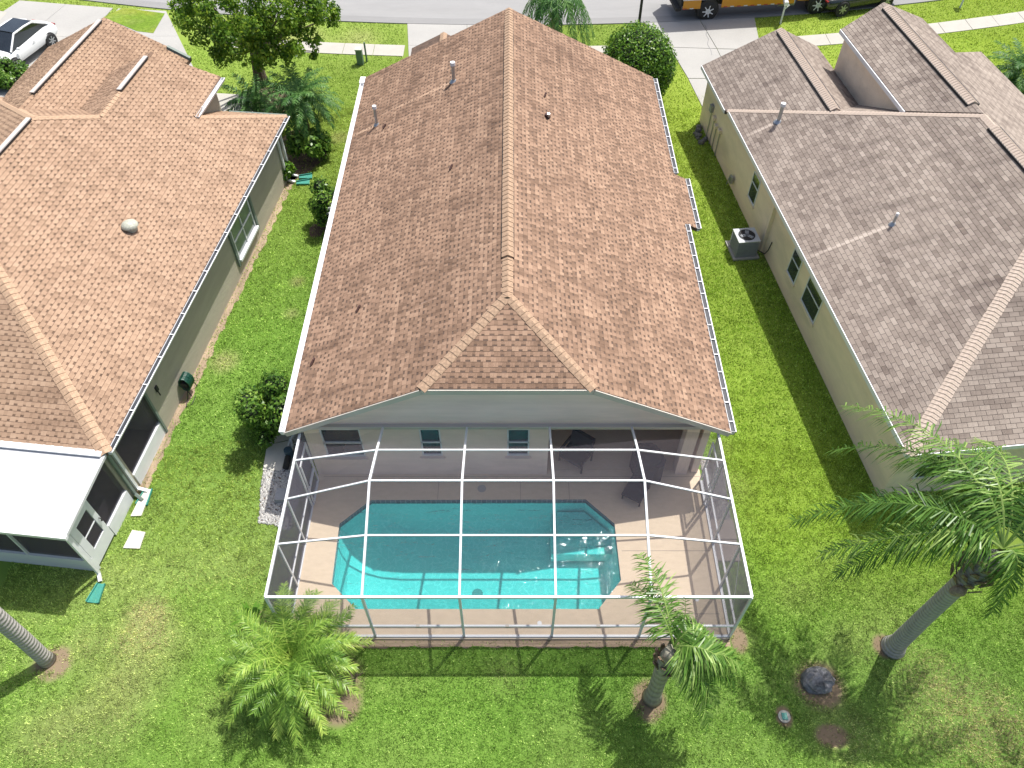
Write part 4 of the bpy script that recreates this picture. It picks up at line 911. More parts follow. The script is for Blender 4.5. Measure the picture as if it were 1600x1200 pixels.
# ================================================================== SCREEN CAGE
cage = thing('screen_enclosure', 'white framed insect screen cage standing over the pool', 'screen enclosure', (-.1, 10.2, 0))
XI = [-3.57, -1.25, 1.04, 3.32]; XS = [DX0, DX1]; YR = [7.74, 9.13, 10.42, 11.62, 12.7]; ZS = 2.5; ZI = [2.5, 2.96, 3.4, 3.0, 2.56]
def cb(name, a, b, w=.05, h=.1, mat=WHITE): return part(name, mat, cage, lambda m: m.beam(a, b, w, h))
for x in XI:
    for k in range(4): cb('rafter', (x, YR[k], ZI[k]), (x, YR[k + 1], ZI[k + 1]), .055, .075)
allx = [XS[0]] + XI + [XS[1]]
for k in (1, 2, 3):
    for i in range(5):
        z0 = ZS if i == 0 else ZI[k]; z1 = ZS if i == 4 else ZI[k]; cb('purlin', (allx[i], YR[k], z0), (allx[i + 1], YR[k], z1), .042, .045)
for x in XS: cb('eave_rail', (x, YR[0], ZS), (x, YR[4] - .2, ZS), .06, .075)
for i in range(5): cb('eave_rail', (allx[i], 7.74, ZS), (allx[i + 1], 7.74, ZS), .055, .07)
cb('attachment_rail', (DX0, 12.7, 2.56), (DX1, 12.7, 2.56), .1, .12, FASCIA)
for x in XI: cb('post', (x, 7.74, .06), (x, 7.74, 2.5), .06, .06); 
for x in XS:
    for y in YR[:4]: cb('post', (x, y, .06), (x, y, 2.48), .06, .06)
    cb('sole_plate', (x, 7.74, .08), (x, 12.5, .08), .07, .04); 
    for k in range(4): cb('chair_rail', (x, YR[k], .75), (x, min(YR[k + 1], 12.5), .75), .05, .06)
for i in range(5): cb('chair_rail', (allx[i], 7.74, .75), (allx[i + 1], 7.74, .75), .05, .06); cb('sole_plate', (allx[i], 7.74, .08), (allx[i + 1], 7.74, .08), .06, .05)
for x in (-4.7, -2.4, -.12, 2.2, 4.5): part('rail_bracket', FASCIA, cage, lambda m: m.box((x, 7.74, .75), (.09, .07, .085)))
# doors at the house end of both side walls
for x in XS:
    s_ = 1 if x < 0 else -1
    dd = part('screen_door', WHITE, cage, lambda m: [m.box((x + s_ * .05, y, 1.07), (.035, .06, 2.0)) for y in (11.72, 12.5)] + [m.box((x + s_ * .05, 12.11, z), (.035, .72, .07)) for z in (.12, .8, 2.04)])
    part('handle', BLACK, dd, lambda m: m.tube([(x + s_ * .09, 11.76, 1.), (x + s_ * .09, 11.76, 1.12)], .012, 6))
# diagonal tension cables
cb('brace_cable', (DX1, 7.74, .1), (DX1, 9.1, 2.45), .012, .012)
def panel(P): return link_mesh('screen_panel', P, [tuple(range(len(P)))], SCREEN, cage)
for k in range(4):
    for i in range(5):
        q = lambda ii, kk: A_(allx[ii], YR[kk], (ZS if ii in (0, 5) else ZI[kk]) - .01)
        if k == 3 and i == 0: panel([q(0, 3), q(1, 3), q(1, 4), A_(allx[0], 12.5, ZS - .01)])
        elif k == 3 and i == 4: panel([q(4, 3), q(5, 3), A_(allx[5], 12.5, ZS - .01), q(4, 4)])
        else: panel([q(i, k), q(i + 1, k), q(i + 1, k + 1), q(i, k + 1)])
for i in range(5):
    for z0, z1 in ((.1, .75), (.75, 2.48)): panel([A_(allx[i], 7.74, z0), A_(allx[i + 1], 7.74, z0), A_(allx[i + 1], 7.74, z1), A_(allx[i], 7.74, z1)])
for x in XS:
    for k in range(4):
        for z0, z1 in ((.1, .75), (.75, 2.48)): y1 = min(YR[k + 1], 12.5); panel([A_(x, YR[k], z0), A_(x, y1, z0), A_(x, y1, z1), A_(x, YR[k], z1)])

# ================================================================== VEGETATION
def frond(P0, P1, P2, nl, ll, lw, hang=.5, fwd=.5, lift=.15, start=.12, rr=.02, curl=.5, yellow=0., ragged=.12):
    """feather frond along a quadratic curve: rachis plus two rows of drooping leaflets; returns V, F, T"""
    P0, P1, P2 = A_(*P0), A_(*P1), A_(*P2); V = []; F = []; T = []
    w_ = random.uniform(-.12, .12); L0 = np.linalg.norm(P2 - P0); sx = nrm(np.cross(P2 - P0, ZUP + A_(1e-3, 0, 0)))
    B = lambda s: P0 * (1 - s) ** 2 + P1 * 2 * s * (1 - s) + P2 * s * s + sx * (w_ * L0 * math.sin(s * 3.0) * s)
    D = lambda s: nrm((P1 - P0) * (1 - s) + (P2 - P1) * s)
    pr = None; base_t = random.uniform(.25, .6)
    K = 10
    for k in range(K + 1):
        s = k / K; d = D(s); sd_ = nrm(np.cross(d, ZUP + A_(1e-3, 0, 0))); up = np.cross(sd_, d); r = rr * (1 - .8 * s)
        i = len(V); V += [B(s) + sd_ * r, B(s) - sd_ * r, B(s) + up * r * .8]
        if k: F += [(i - 3, i, i + 1, i - 2), (i - 2, i + 1, i + 2, i - 1), (i - 1, i + 2, i, i - 3)]; T += [min(1, base_t + .3)] * 3
    for k in range(nl):
        s = start + (1 - start) * (k + random.uniform(-.3, .3)) / nl; s = min(max(s, .02), .995)
        d = D(s); sd_ = nrm(np.cross(d, ZUP + A_(1e-3, 0, 0))); up = np.cross(sd_, d)
        prof = (math.sin(math.pi * min(1, .22 + .72 * s))) ** .55
        for sg in (-1, 1):
            if random.random() < ragged * .4: continue
            l = ll * prof * random.uniform(1 - ragged, 1 + ragged); f = fwd * (.5 + 1. * s) + random.uniform(-.3, .3) * (1 + ragged)
            dr = nrm(sd_ * sg + d * f + up * (lift + random.uniform(-.45, .45)) - ZUP * hang * random.uniform(.4, 1.))
            p = B(s); mid = p + dr * l * .5; tip = mid + nrm(dr - ZUP * curl * random.uniform(.5, 1.5)) * l * .5
            w = nrm(np.cross(dr, up + A_(random.uniform(-.4, .4), random.uniform(-.4, .4), 0))) * lw
            i = len(V); V += [p - w * .35, p + w * .35, mid + w * .5, mid - w * .5, tip]; F += [(i, i + 1, i + 2, i + 3), (i + 3, i + 2, i + 4)]
            t = base_t + random.uniform(-.25, .25) + yellow * s * s; t = min(1, max(0, t)); T += [t, min(1, t + .08 + yellow * .2)]
    return V, F, T
def add_frond(root, mat, *a, **k):
    V, F, T = frond(*a, **k); link_mesh('frond', V, F, mat, root, tones=T)

# --- bushy pygmy palm at the front left corner of the cage
pp = thing('palm_tree', 'low bushy bright green palm at the near left corner of the pool cage', 'palm tree', (-5.45, 6.75, 0))
part('trunk', BOOT, pp, lambda m: m.tube([(-5.45, 6.75, 0), (-5.42, 6.8, .5), (-5.4, 6.8, 1.0)], [.2, .17, .13], 12))
pc = A_(-5.38, 6.78, 1.05)
for ring, (n_, el, L_, dz) in enumerate(((10, 64, 1.5, .18), (16, 42, 1.75, .1), (20, 20, 1.85, 0.), (18, -4, 1.7, -.08))):
    for k in range(n_):
        az = 2 * math.pi * (k + .37 * ring + random.uniform(-.2, .2)) / n_; e = R_(el + random.uniform(-8, 8)); l = L_ * random.uniform(.86, 1.08)
        h = A_(math.cos(az), math.sin(az), 0); p0 = pc + ZUP * dz + h * .05
        p1 = p0 + (h * math.cos(e) + ZUP * math.sin(e)) * l * .55; p2 = p1 + (h * math.cos(e - 1.0) + ZUP * math.sin(e - 1.0)) * l * .55
        if p2[2] < .12: p2[2] = .12 + random.uniform(0, .1)
        add_frond(pp, F_CYCAD, p0, p1, p2, 95, .36, .015, hang=.3, fwd=.8, lift=.25, start=.08, rr=.014, curl=.6, ragged=.28, yellow=.3 if ring > 1 else .0)
# --- queen palms
def boots(root, c, r, h, n=18):
    for k in range(n):
        a = k * 2.4; z = h * k / n; q = A_(c[0] + math.cos(a) * r, c[1] + math.sin(a) * r, c[2] + z); o = A_(math.cos(a), math.sin(a), 0)
        part('leaf_base', BOOT, root, lambda m: m.prism([q - A_(-o[1], o[0], 0) * .09, q + A_(-o[1], o[0], 0) * .09, q + o * .12 + ZUP * .28 + A_(-o[1], o[0], 0) * .04, q + o * .12 + ZUP * .28 - A_(-o[1], o[0], 0) * .04], o * .03))
def fan(root, mat, c, tips, **kw):
    for tip in tips:
        tip, lift_ = A_(*tip[:3]), tip[3]; mid = (c + tip) / 2; hv = tip - c; hv[2] = 0
        add_frond(root, mat, c, c + hv * .45 + ZUP * lift_, tip, **kw)
q1 = thing('palm_tree', 'small queen palm with windblown fronds in front of the pool cage, right of centre', 'palm tree', (3.50, 6.2, 0))
part('trunk', TRUNK2, q1, lambda m: m.tube([(3.50, 6.2, 0), (3.50, 6.2, .3), (3.49, 6.22, 1.2), (3.5, 6.24, 1.9), (3.52, 6.26, 2.6), (3.54, 6.28, 3.0)], [.26, .19, .18, .20, .21, .15], 16), smooth=True)
boots(q1, (3.51, 6.26, 1.9), .19, 1.0, 14)
c = A_(3.55, 6.3, 3.15)
fan(q1, F_QUEEN, c, [(2.95, 8.35, 3.5, 1.15), (2.75, 7.9, 2.9, 1.2)], nl=70, ll=.62, lw=.03, hang=.7, fwd=.55, curl=1.0, rr=.022, ragged=.25)
fan(q1, F_QUEEN, c, [(4.55, 5.35, 2.2, .7), (4.95, 5.75, 2.5, .8), (4.35, 5.0, 1.9, .5), (4.75, 6.3, 2.6, .9), (5.05, 6.0, 2.9, .9), (4.2, 6.9, 3.0, .8), (4.6, 5.9, 3.3, .8)], nl=72, ll=.62, lw=.034, hang=.7, fwd=.6, curl=.9, rr=.02, ragged=.2)
add_frond(q1, F_QUEEN, c, c + A_(.05, .1, .8), c + A_(.1, .6, 1.3), 22, .25, .02, hang=.1, lift=.3)
q2 = thing('palm_tree', 'tall queen palm leaning fronds over the cream house at the right edge', 'palm tree', (9.91, 7.46, 0))
part('trunk', TRUNK, q2, lambda m: m.tube([(9.91, 7.46, -.02), (9.91, 7.46, .12), (9.91, 7.46, .4), (9.91, 7.46, 2), (9.92, 7.44, 4.0), (9.94, 7.4, 4.7), (9.95, 7.36, 5.4)], [.33, .29, .22, .20, .19, .27, .15], 18), smooth=True)
boots(q2, (9.93, 7.42, 4.05), .27, 1.15, 34)
part('seed_pod', DIRT, q2, lambda m: m.ellipsoid((9.72, 7.2, 4.05), (.2, .12, .14), 10, 6, .1))
c = A_(9.95, 7.36, 5.7)
fan(q2, F_QUEEN, c, [(7.35, 7.75, 3.6, .9), (7.0, 8.2, 3.9, 1.2), (6.4, 8.8, 4.2, 1.6), (7.6, 9.1, 4.4, 1.4), (7.6, 10.5, 4.6, 2.1), (8.0, 11.5, 5.1, 2.3), (8.6, 9.7, 5.2, 1.9), (9.3, 10.2, 5.4, 2.0),
                     (10.6, 10.1, 5.6, 1.8), (12.2, 8.9, 4.9, 1.6), (12.5, 7.2, 4.3, 1.3), (11.2, 8.8, 6.4, 1.5), (10.1, 6.6, 4.2, .8)],
    nl=95, ll=.78, lw=.03, hang=.75, fwd=.55, curl=1.0, rr=.028, ragged=.22)
q3 = thing('palm_tree', 'grey palm trunk leaning out of the frame at the lower left edge', 'palm tree', (-11.97, 7.16, 0))
part('trunk', TRUNK, q3, lambda m: m.tube([(-11.95, 7.12, -.02), (-11.95, 7.12, .35), (-12.0, 7.2, 1.3), (-12.12, 7.3, 2.6), (-12.3, 7.35, 4.0), (-12.45, 7.3, 5.2), (-12.5, 7.25, 6.)], [.21, .185, .19, .2, .18, .17, .13], 18), smooth=True)
c = A_(-12.5, 7.25, 6.1)
fan(q3, F_QUEEN, c, [(c[0] + math.cos(t) * 2.4, c[1] + math.sin(t) * 2.4, 4.9, 1.3) for t in np.linspace(2.0, 4.6, 9)], nl=50, ll=.6, lw=.04, hang=.75, curl=1., rr=.028)
# palm out of frame to the lower right whose shadow reaches the lawn
q4 = thing('palm_tree', 'palm just outside the lower right corner, only its shadow in view', 'palm tree', (14.2, 5.3, 0))
part('trunk', TRUNK, q4, lambda m: m.tube([(14.2, 5.3, 0), (14.2, 5.3, 2.4), (14.2, 5.3, 4.8)], [.2, .18, .15], 12))
fan(q4, F_QUEEN, A_(14.2, 5.3, 4.9), [(14.2 + math.cos(t) * 2.3, 5.3 + math.sin(t) * 2.3, 4.0, 1.2) for t in np.linspace(.3, 6.3, 11)], nl=40, ll=.6, lw=.045, hang=.75, curl=1., rr=.028)
def pygmy(x, y, h, rad, label, n=26, mat=F_PALM, trunk=True, spread=(60, 25, -5)):
    o = thing('palm_tree', label, 'palm tree', (x, y, 0))
    part('trunk', BARK, o, lambda m: m.tube([(x, y, 0), (x, y, h * .5), (x, y, h)], [.16, .12, .1], 10))
    for r_, el in enumerate(spread):
        for k in range(n // len(spread) + r_):
            az = 2 * math.pi * (k + .4 * r_ + random.uniform(-.2, .2)) / (n // len(spread) + r_); e = R_(el + random.uniform(-8, 8)); hd = A_(math.cos(az), math.sin(az), 0); l = rad * random.uniform(.85, 1.1)
            p0 = A_(x, y, h); p1 = p0 + (hd * math.cos(e) + ZUP * math.sin(e)) * l * .6; p2 = p1 + (hd * math.cos(e - 1.1) + ZUP * math.sin(e - 1.1)) * l * .6
            add_frond(o, mat, p0, p1, p2, 46, .34, .034, hang=.4, fwd=.7, curl=.5, rr=.02)
    return o
p = G(468, 150, 2.3); pygmy(p[0], p[1], 2.2, 1.75, 'larger feathery green palm between the left and middle houses', 44)
p = G(395, 152, 1.4); pygmy(p[0], p[1], 1.1, 1.45, 'small palm with yellowish heart beyond the far corner of the left house', 24)
p = G(868, 12, 3.2); qf = thing('palm_tree', 'queen palm rising behind the far end of the middle roof', 'palm tree', (p[0], p[1], 0))
part('trunk', TRUNK2, qf, lambda m: m.tube([(p[0], p[1], 0), (p[0], p[1], 2), (p[0], p[1], 3.3)], [.22, .2, .14], 12)); boots(qf, (p[0], p[1], 2.1), .2, .9, 14)
fan(qf, F_PALM, A_(p[0], p[1], 3.5), [(p[0] + math.cos(t) * 1.9, p[1] + math.sin(t) * 1.9, 2.0, 1.3) for t in np.linspace(.2, 6.1, 15)] + [(p[0] + 1.5, p[1] - .9, 1.5, 1.2), (p[0] - 1.4, p[1] - .8, 1.7, 1.2)], nl=80, ll=.6, lw=.035, hang=1.1, curl=1.2, rr=.03)
p = G(1592, 112, .7); pygmy(p[0], p[1], .8, 1.7, 'dark green spreading palm clump beyond the right-hand roof', 24, F_PALM)

def leaf_cloud(centres, radii, n, size, flat=1., up=.35, tone_fn=None, shell=.55):
    C_ = np.array(centres); Rr = np.array(radii); w = Rr ** 2; w = w / w.sum(); idx = rng.choice(len(C_), n, p=w)
    d = rng.normal(size=(n, 3)); d /= np.linalg.norm(d, axis=1)[:, None]; r = Rr[idx] * (shell + (1 - shell) * rng.random(n) ** .6); r *= rng.uniform(.9, 1.08, n)
    P = C_[idx] + d * r[:, None] * np.array([1, 1, flat])
    nn = d + rng.normal(size=(n, 3)) * .7 + np.array([0, 0, up]); nn /= np.linalg.norm(nn, axis=1)[:, None]
    t = np.cross(nn, rng.normal(size=(n, 3))); t /= np.linalg.norm(t, axis=1)[:, None]; b = np.cross(nn, t)
    s = size * rng.uniform(.6, 1.3, n)[:, None]
    V = np.stack([P - t * s, P + b * s * .55, P + t * s, P - b * s * .55], 1).reshape(-1, 3)
    F = [(4 * i, 4 * i + 1, 4 * i + 2, 4 * i + 3) for i in range(n)]
    clump = rng.random(len(C_))[idx]; T = np.clip(.42 + .25 * (clump - .5) + rng.normal(size=n) * .2, 0, 1)
    return V, F, T
def shrub(name, label, cat, base, blobs, n, size, mat, core=True, group=None, shell=.55):
    o = thing(name, label, cat, base, group)
    V, F, T = leaf_cloud([b[:3] for b in blobs], [b[3] for b in blobs], n, size, shell=shell)
    V[:, 2] = np.maximum(V[:, 2], .02); link_mesh('foliage', V, F, mat, o, tones=T)
    if core: part('dark_core', CORE, o, lambda m: [m.ellipsoid(b[:3], (b[3] * (.62 if shell < .8 else .88),) * 3, 10, 6, .1) for b in blobs])  # added dark core filling the inside of the leaf cloud
    return o
# round clipped bush by the main driveway
p = G(995, 99, 1.65); bx, by = p[0], p[1]
shrub('bush', 'big round clipped bush beyond the far right corner of the middle roof', 'bush', (bx, by, 0), [(bx, by, 1.75, 1.62), (bx, by - .1, 1.25, 1.6), (bx + .35, by, 1.5, 1.45)] , 26000, .06, F_BUSH, shell=.86)
def jitter_blobs(x, y, z, R0, n, r, zs=.8):
    out_ = []
    for k in range(n):
        a = random.uniform(0, 6.28); q = random.random() ** .5 * (R0 - r * .5); out_.append((x + math.cos(a) * q, y + math.sin(a) * q, z + random.uniform(-.5, .5) * zs, r * random.uniform(.8, 1.2)))
    return out_
p = G(425, 640, 1.0); shrub('shrub', 'leafy green shrub at the near left corner of the middle house', 'shrub', (p[0], p[1], 0), jitter_blobs(p[0], p[1], 1.15, 1.0, 16, .42, 1.5), 6500, .065, F_SHRUB)
p = G(503, 322, .9); shrub('shrub', 'small yellow-green shrub against the left eave of the middle house', 'shrub', (p[0], p[1], 0), jitter_blobs(p[0] + .1, p[1], 1.1, .62, 8, .36, .9), 2200, .06, F_SHRUB)
p = G(478, 228, .6); shrub('shrub', 'dark broad-leaved shrub beside the far corner of the left house', 'shrub', (p[0], p[1], 0), jitter_blobs(p[0], p[1], .65, .9, 10, .4, .6), 2200, .10, F_SHRUB)
p = G(445, 268, .4); shrub('shrub', 'low shrub in the shade beside the two downspouts', 'shrub', (p[0], p[1], 0), jitter_blobs(p[0], p[1], .4, .5, 5, .3, .4), 900, .09, F_BUSH)
p = G(14, 118, .5); shrub('shrub', 'small yellow-green shrub in front of the white car', 'shrub', (p[0], p[1], 0), jitter_blobs(p[0], p[1], .6, .9, 9, .4, .5), 2400, .08, F_SHRUB)
p = G(395, 968, .2); sp = thing('plant', 'small strappy dark green plant at the lower left corner of the cage', 'plant', (p[0], p[1], 0))
for k in range(30):
    a = random.uniform(0, 6.28); h = A_(math.cos(a), math.sin(a), 0); l = random.uniform(.4, .62); q = A_(p[0], p[1], .05); s_ = A_(-h[1], h[0], 0) * .035
    link_mesh('leaf', [q - s_, q + s_, q + h * l * .5 + ZUP * l * .6 + s_, q + h * l * .5 + ZUP * l * .6 - s_, q + h * l + ZUP * l * .5], [(0, 1, 2, 3), (3, 2, 4)], F_BUSH, sp, tones=[.3, .5])
# fallen boots and dead branch by the pygmy palm
p = G(553, 1078, 0); ds = thing('dead_branch', 'dry broken branch in the mulch beside the bushy palm', 'branch', (p[0], p[1], 0))
part('stick', BARK, ds, lambda m: [m.tube([p, p + A_(.05, .1, .35), p + A_(.15, .25, .62)], [.05, .035, .02], 6), m.tube([p + A_(.05, .1, .35), p + A_(-.08, .3, .55)], [.03, .012], 5), m.tube([p + A_(.1, .18, .5), p + A_(.3, .2, .66)], [.025, .01], 5)])
# broad tree beyond the left house
tb = G(409, 132, 0); tr = thing('tree', 'leafy spreading tree with dark trunk beyond the far corner of the left house', 'tree', tb)
tc = [(290, 20, 4.4, .75), (305, 45, 4.0, .7), (330, 25, 4.8, .8), (335, 65, 3.8, .75), (360, 50, 4.6, .9), (355, 85, 3.4, .7), (385, 75, 4.2, .8), (400, 40, 5., 1.), (420, 70, 4.2, .9), (375, 15, 5.2, .9), (430, 25, 5.2, 1.), (450, 60, 4.4, .85), (455, 85, 3.5, .65),
      (480, 15, 4.8, .9), (470, 40, 4.6, .8), (505, 12, 4.4, .75), (520, 25, 4.0, .5), (315, -10, 5.2, .8), (350, -15, 5.5, .9), (410, -20, 6., 1.), (460, -15, 5.6, .9), (490, 60, 3.8, .45), (280, 5, 4.6, .5), (395, 98, 3.2, .5), (487, 80, 3.2, .4)]
cen = [G(u, v, z) for u, v, z, r in tc]; fork = A_(tb[0] + .1, tb[1] + .1, 2.0)
m = MB(); m.tube([tb, tb + A_(.03, .02, .9), fork], [.34, .27, .24], 10); m.build('trunk', BARK, tr)
for c_, (u, v, z, r) in zip(cen, tc):
    part('limb', BARK, tr, lambda m: m.tube([fork - ZUP * .2, (fork * .55 + c_ * .45) + A_(random.uniform(-.2, .2), random.uniform(-.2, .2), -.2), c_], [.1, .055, .02], 6))
sub = []
for c_, (u, v, z, r) in zip(cen, tc):
    for k in range(6):
        d = nrm(rng.normal(size=3)); sub.append((*(c_ + d * r * .6), r * .45))
V, F, T = leaf_cloud([b[:3] for b in sub], [b[3] for b in sub], 19000, .08, shell=.3); link_mesh('crown', V, F, F_TREE, tr, tones=T)

# ================================================================== VEHICLES
def frame_axes(ang): f = A_(math.cos(ang), math.sin(ang), 0); return f, A_(-f[1], f[0], 0)
def wheel(root, c, side, r, w, hub):
    c = A_(*c); s = A_(*side)
    t = part('wheel', BLACK, root, lambda m: m.tube([c - s * w / 2, c - s * w * .35, c + s * w * .35, c + s * w / 2], [r * .93, r, r, r * .9], 28))
    part('rim', hub, t, lambda m: [m.tube([c + s * (w / 2 + .002), c + s * (w / 2 + .012)], r * .30, 16)] + [m.beam(c + s * (w / 2 + .008), c + s * (w / 2 + .008) + (nrm(np.cross(s, ZUP)) * math.cos(a) + ZUP * math.sin(a)) * r * .66, .05, .02, up=s) for a in np.linspace(0, 6.283, 8)[:-1]])
def loft_car(root, o, ang, L_, W, prof, mat):
    """prof: stations (x, zlow, zbelt, halfwidth factor) -> lower body"""
    f, s = frame_axes(ang); m = MB(); V = []; n = len(prof)
    for (x, zl, zb, k) in prof:
        h = W / 2 * k
        for (y, z) in ((-h * .92, zl), (-h, zl + (zb - zl) * .35), (-h * .98, zl + (zb - zl) * .75), (-h * .86, zb), (0, zb + .03), (h * .86, zb), (h * .98, zl + (zb - zl) * .75), (h, zl + (zb - zl) * .35), (h * .92, zl)):
            V.append(A_(*o) + f * x + s * y + ZUP * z)
    F = [(i * 9 + k, i * 9 + k + 1, (i + 1) * 9 + k + 1, (i + 1) * 9 + k) for i in range(n - 1) for k in range(8)] + [tuple(range(9))[::-1], tuple((n - 1) * 9 + k for k in range(9))]
    F += [(i * 9 + 8, i * 9, (i + 1) * 9, (i + 1) * 9 + 8) for i in range(n - 1)]
    b = link_mesh('body', V, F, mat, root, smooth=True)
    md = b.modifiers.new('s', 'SUBSURF'); md.levels = md.render_levels = 2
    return b
def car(name, label, wheels_mid, ang, L_, W, wb, mat, roofmat, hub, hi=1.42, r=.34, pos_=None):
    f, s = frame_axes(ang); o = A_(*wheels_mid); root = thing(name, label, 'car', o)
    hl = L_ / 2
    prof = [(-hl, .42, .72, .72), (-hl + .06, .30, .86, .84), (-hl + .35, .24, .95, .96), (-wb / 2, .22, .97, 1.0), (0, .2, .93, 1.0), (wb / 2 - .35, .21, .92, 1.), (wb / 2 + .1, .22, .86, .99), (hl - .3, .24, .74, .92), (hl - .04, .3, .62, .78), (hl, .36, .52, .66)]
    b = loft_car(root, o, ang, L_, W, prof, mat)
    # greenhouse
    def gh(m, k=1., z0=.90, z1=hi, x=( -hl + .35, -hl + 1.25, .35, 1.15)):
        h0, h1 = W / 2 * .84 * k, W / 2 * .60 * k
        V = [o + f * x[0] - s * h0 * .8 + ZUP * (z0 + .05), o + f * x[0] + s * h0 * .8 + ZUP * (z0 + .05), o + f * x[3] - s * h0 + ZUP * z0, o + f * x[3] + s * h0 + ZUP * z0,
             o + f * x[1] - s * h1 + ZUP * z1, o + f * x[1] + s * h1 + ZUP * z1, o + f * x[2] - s * h1 + ZUP * z1, o + f * x[2] + s * h1 + ZUP * z1, o + f * (x[1] + x[2]) / 2 + ZUP * (z1 + .04)]
        m.add(V, [(0, 1, 5, 4), (3, 2, 6, 7), (0, 4, 6, 2), (1, 3, 7, 5), (4, 5, 8), (5, 7, 8), (7, 6, 8), (6, 4, 8)])
    part('windows', CARGLASS, root, gh)
    part('roof', roofmat, root, lambda m: [m.prism([o + f * (-hl + 1.2) - s * W * .29 + ZUP * (hi + .012), o + f * .3 - s * W * .29 + ZUP * (hi + .012), o + f * .3 + s * W * .29 + ZUP * (hi + .012), o + f * (-hl + 1.2) + s * W * .29 + ZUP * (hi + .012)], (0, 0, .035))])
    for sg in (-1, 1):
        part('roof_rail', mat, root, lambda m: [m.tube([o + f * 1.15 + s * sg * W / 2 * .84 + ZUP * .92, o + f * .36 + s * sg * W / 2 * .62 + ZUP * (hi + .01), o + f * (-.4) + s * sg * W / 2 * .62 + ZUP * (hi + .03), o + f * (-hl + 1.25) + s * sg * W / 2 * .62 + ZUP * (hi + .0), o + f * (-hl + .4) + s * sg * W / 2 * .72 + ZUP * .97], .045, 8)])
        part('mirror', mat, root, lambda m: m.ellipsoid(o + f * .85 + s * sg * (W / 2 + .08) + ZUP * .98, (.1, .1, .07), 8, 6))
        part('door_handle', METAL, root, lambda m: m.beam(o + f * (-.35) + s * sg * (W / 2 * .985) + ZUP * .8, o + f * (-.17) + s * sg * (W / 2 * .985) + ZUP * .8, .02, .02))
        part('taillight', simple('taillight', (.3, .02, .02), .3), root, lambda m: m.box(o - f * (hl - .06) + s * sg * W * .32 + ZUP * .78, (.1, .22, .07), [f, s, ZUP]))
        part('headlight', GLASS_P, root, lambda m: m.box(o + f * (hl - .12) + s * sg * W * .32 + ZUP * .6, (.2, .32, .1), [f, s, ZUP]))
        for x in (-wb / 2, wb / 2):
            part('wheel_arch', BLACK, root, lambda m: m.tube([o + f * x + s * sg * (W / 2 - .1) + ZUP * r, o + f * x + s * sg * (W / 2 + .005) + ZUP * (r + .01)], r * 1.13, 24))
            wheel(root, o + f * x + s * sg * (W / 2 - .08) + ZUP * r, s * sg, r, .22, hub)
    return root
CARWHITE = simple('car_white', (.78, .79, .80), .25, .02, 2., spec=.6); CARDARK = simple('car_dark', (.018, .024, .02), .2, .1, 2., spec=.8)
p = (G(79, 65, .33) + G(27, 103, .33)) / 2; d = G(27, 103, .33) - G(79, 65, .33); ang = math.atan2(d[1], d[0]); f_, s_ = frame_axes(ang)
cen_ = p - s_ * .84; cen_[2] = .03
car('parked_car', 'white two-door car with black glass roof in the driveway at the top left', cen_, ang, 4.35, 1.8, 2.6, CARWHITE, CARGLASS, METAL)
p = (G(1300, 21, .3) + G(1402, 3, .3)) / 2; aa = math.atan2(G(1402, 3, .3)[1] - G(1300, 21, .3)[1], G(1402, 3, .3)[0] - G(1300, 21, .3)[0])
cen_ = p + frame_axes(aa)[1] * 1.0; cen_[2] = .02
car('parked_car', 'dark green parked car on the street beyond the right-hand roofs', cen_, aa, 4.7, 1.9, 2.8, CARDARK, CARDARK, METAL, hi=1.6, r=.38)
YEL = simple('truck_yellow', (.62, .27, .015), .4, .06, 2., dirt=((.4, .2, .03), .3))
q = G(1103, 31, 0); ang = math.atan2(1.25, 10.5); f_, s_ = frame_axes(ang)
tk = thing('box_truck', 'yellow box truck parked on the street at the top of the picture', 'truck', q)
def tp(x, y, z): return q + f_ * x + s_ * y + ZUP * z
TAX = [f_, s_, ZUP]
part('cargo_box', YEL, tk, lambda m: m.box(tp(1.7, 1.15, 2.25), (6.3, 2.3, 2.3), TAX))
part('skirt', YEL, tk, lambda m: [m.box(tp(-.93, -.01, .87), (.95, .05, .46), TAX), m.box(tp(2.7, -.01, .87), (4.0, .05, .46), TAX)])
part('trim_rail', WHITE, tk, lambda m: m.box(tp(1.7, -.03, 1.12), (6.3, .04, .05), TAX))
for k in range(16):
    x = -1.3 + k * .37
    if abs(x) > .6: part('reflector', WHITE if k % 2 else simple('reflector_red', (.45, .05, .03), .4), tk, lambda m: m.box(tp(x, -.045, .67), (.2, .01, .05), TAX))
part('chassis', BLACK, tk, lambda m: m.box(tp(2.2, 1.1, .62), (7.2, .9, .25), TAX)); part('rear_bumper', BLACK, tk, lambda m: [m.box(tp(-1.62, 1.1, .62), (.3, 2.2, .16), TAX), m.box(tp(-1.5, 1.12, 1.2), (.1, 2.2, .9), TAX)])
part('cab', YEL, tk, lambda m: m.prism([tp(4.95, .1, .7), tp(7.0, .1, .7), tp(7.05, .1, 1.3), tp(6.2, .1, 1.6), tp(5.75, .1, 2.4), tp(4.95, .1, 2.45)], s_ * 2.0))
part('cab_window', CARGLASS, tk, lambda m: [m.prism([tp(5.1, .08, 1.65), tp(6.1, .08, 1.62), tp(5.7, .08, 2.3), tp(5.1, .08, 2.3)], s_ * 2.04)])
part('fuel_tank', METAL, tk, lambda m: m.tube([tp(3.9, .25, .62), tp(4.8, .25, .62)], .22, 12))
for x, yy in ((0, .16), (0, 2.1), (6.1, .16), (6.1, 2.1)):
    sg = -1 if yy < 1 else 1
    part('wheel_arch', BLACK, tk, lambda m: m.tube([tp(x, yy + .2 * -sg, .52), tp(x, yy + .19 * sg, .52)], .58, 22))
    wheel(tk, tp(x, yy + .1 * sg, .47), s_ * sg, .47, .26, WHITE)

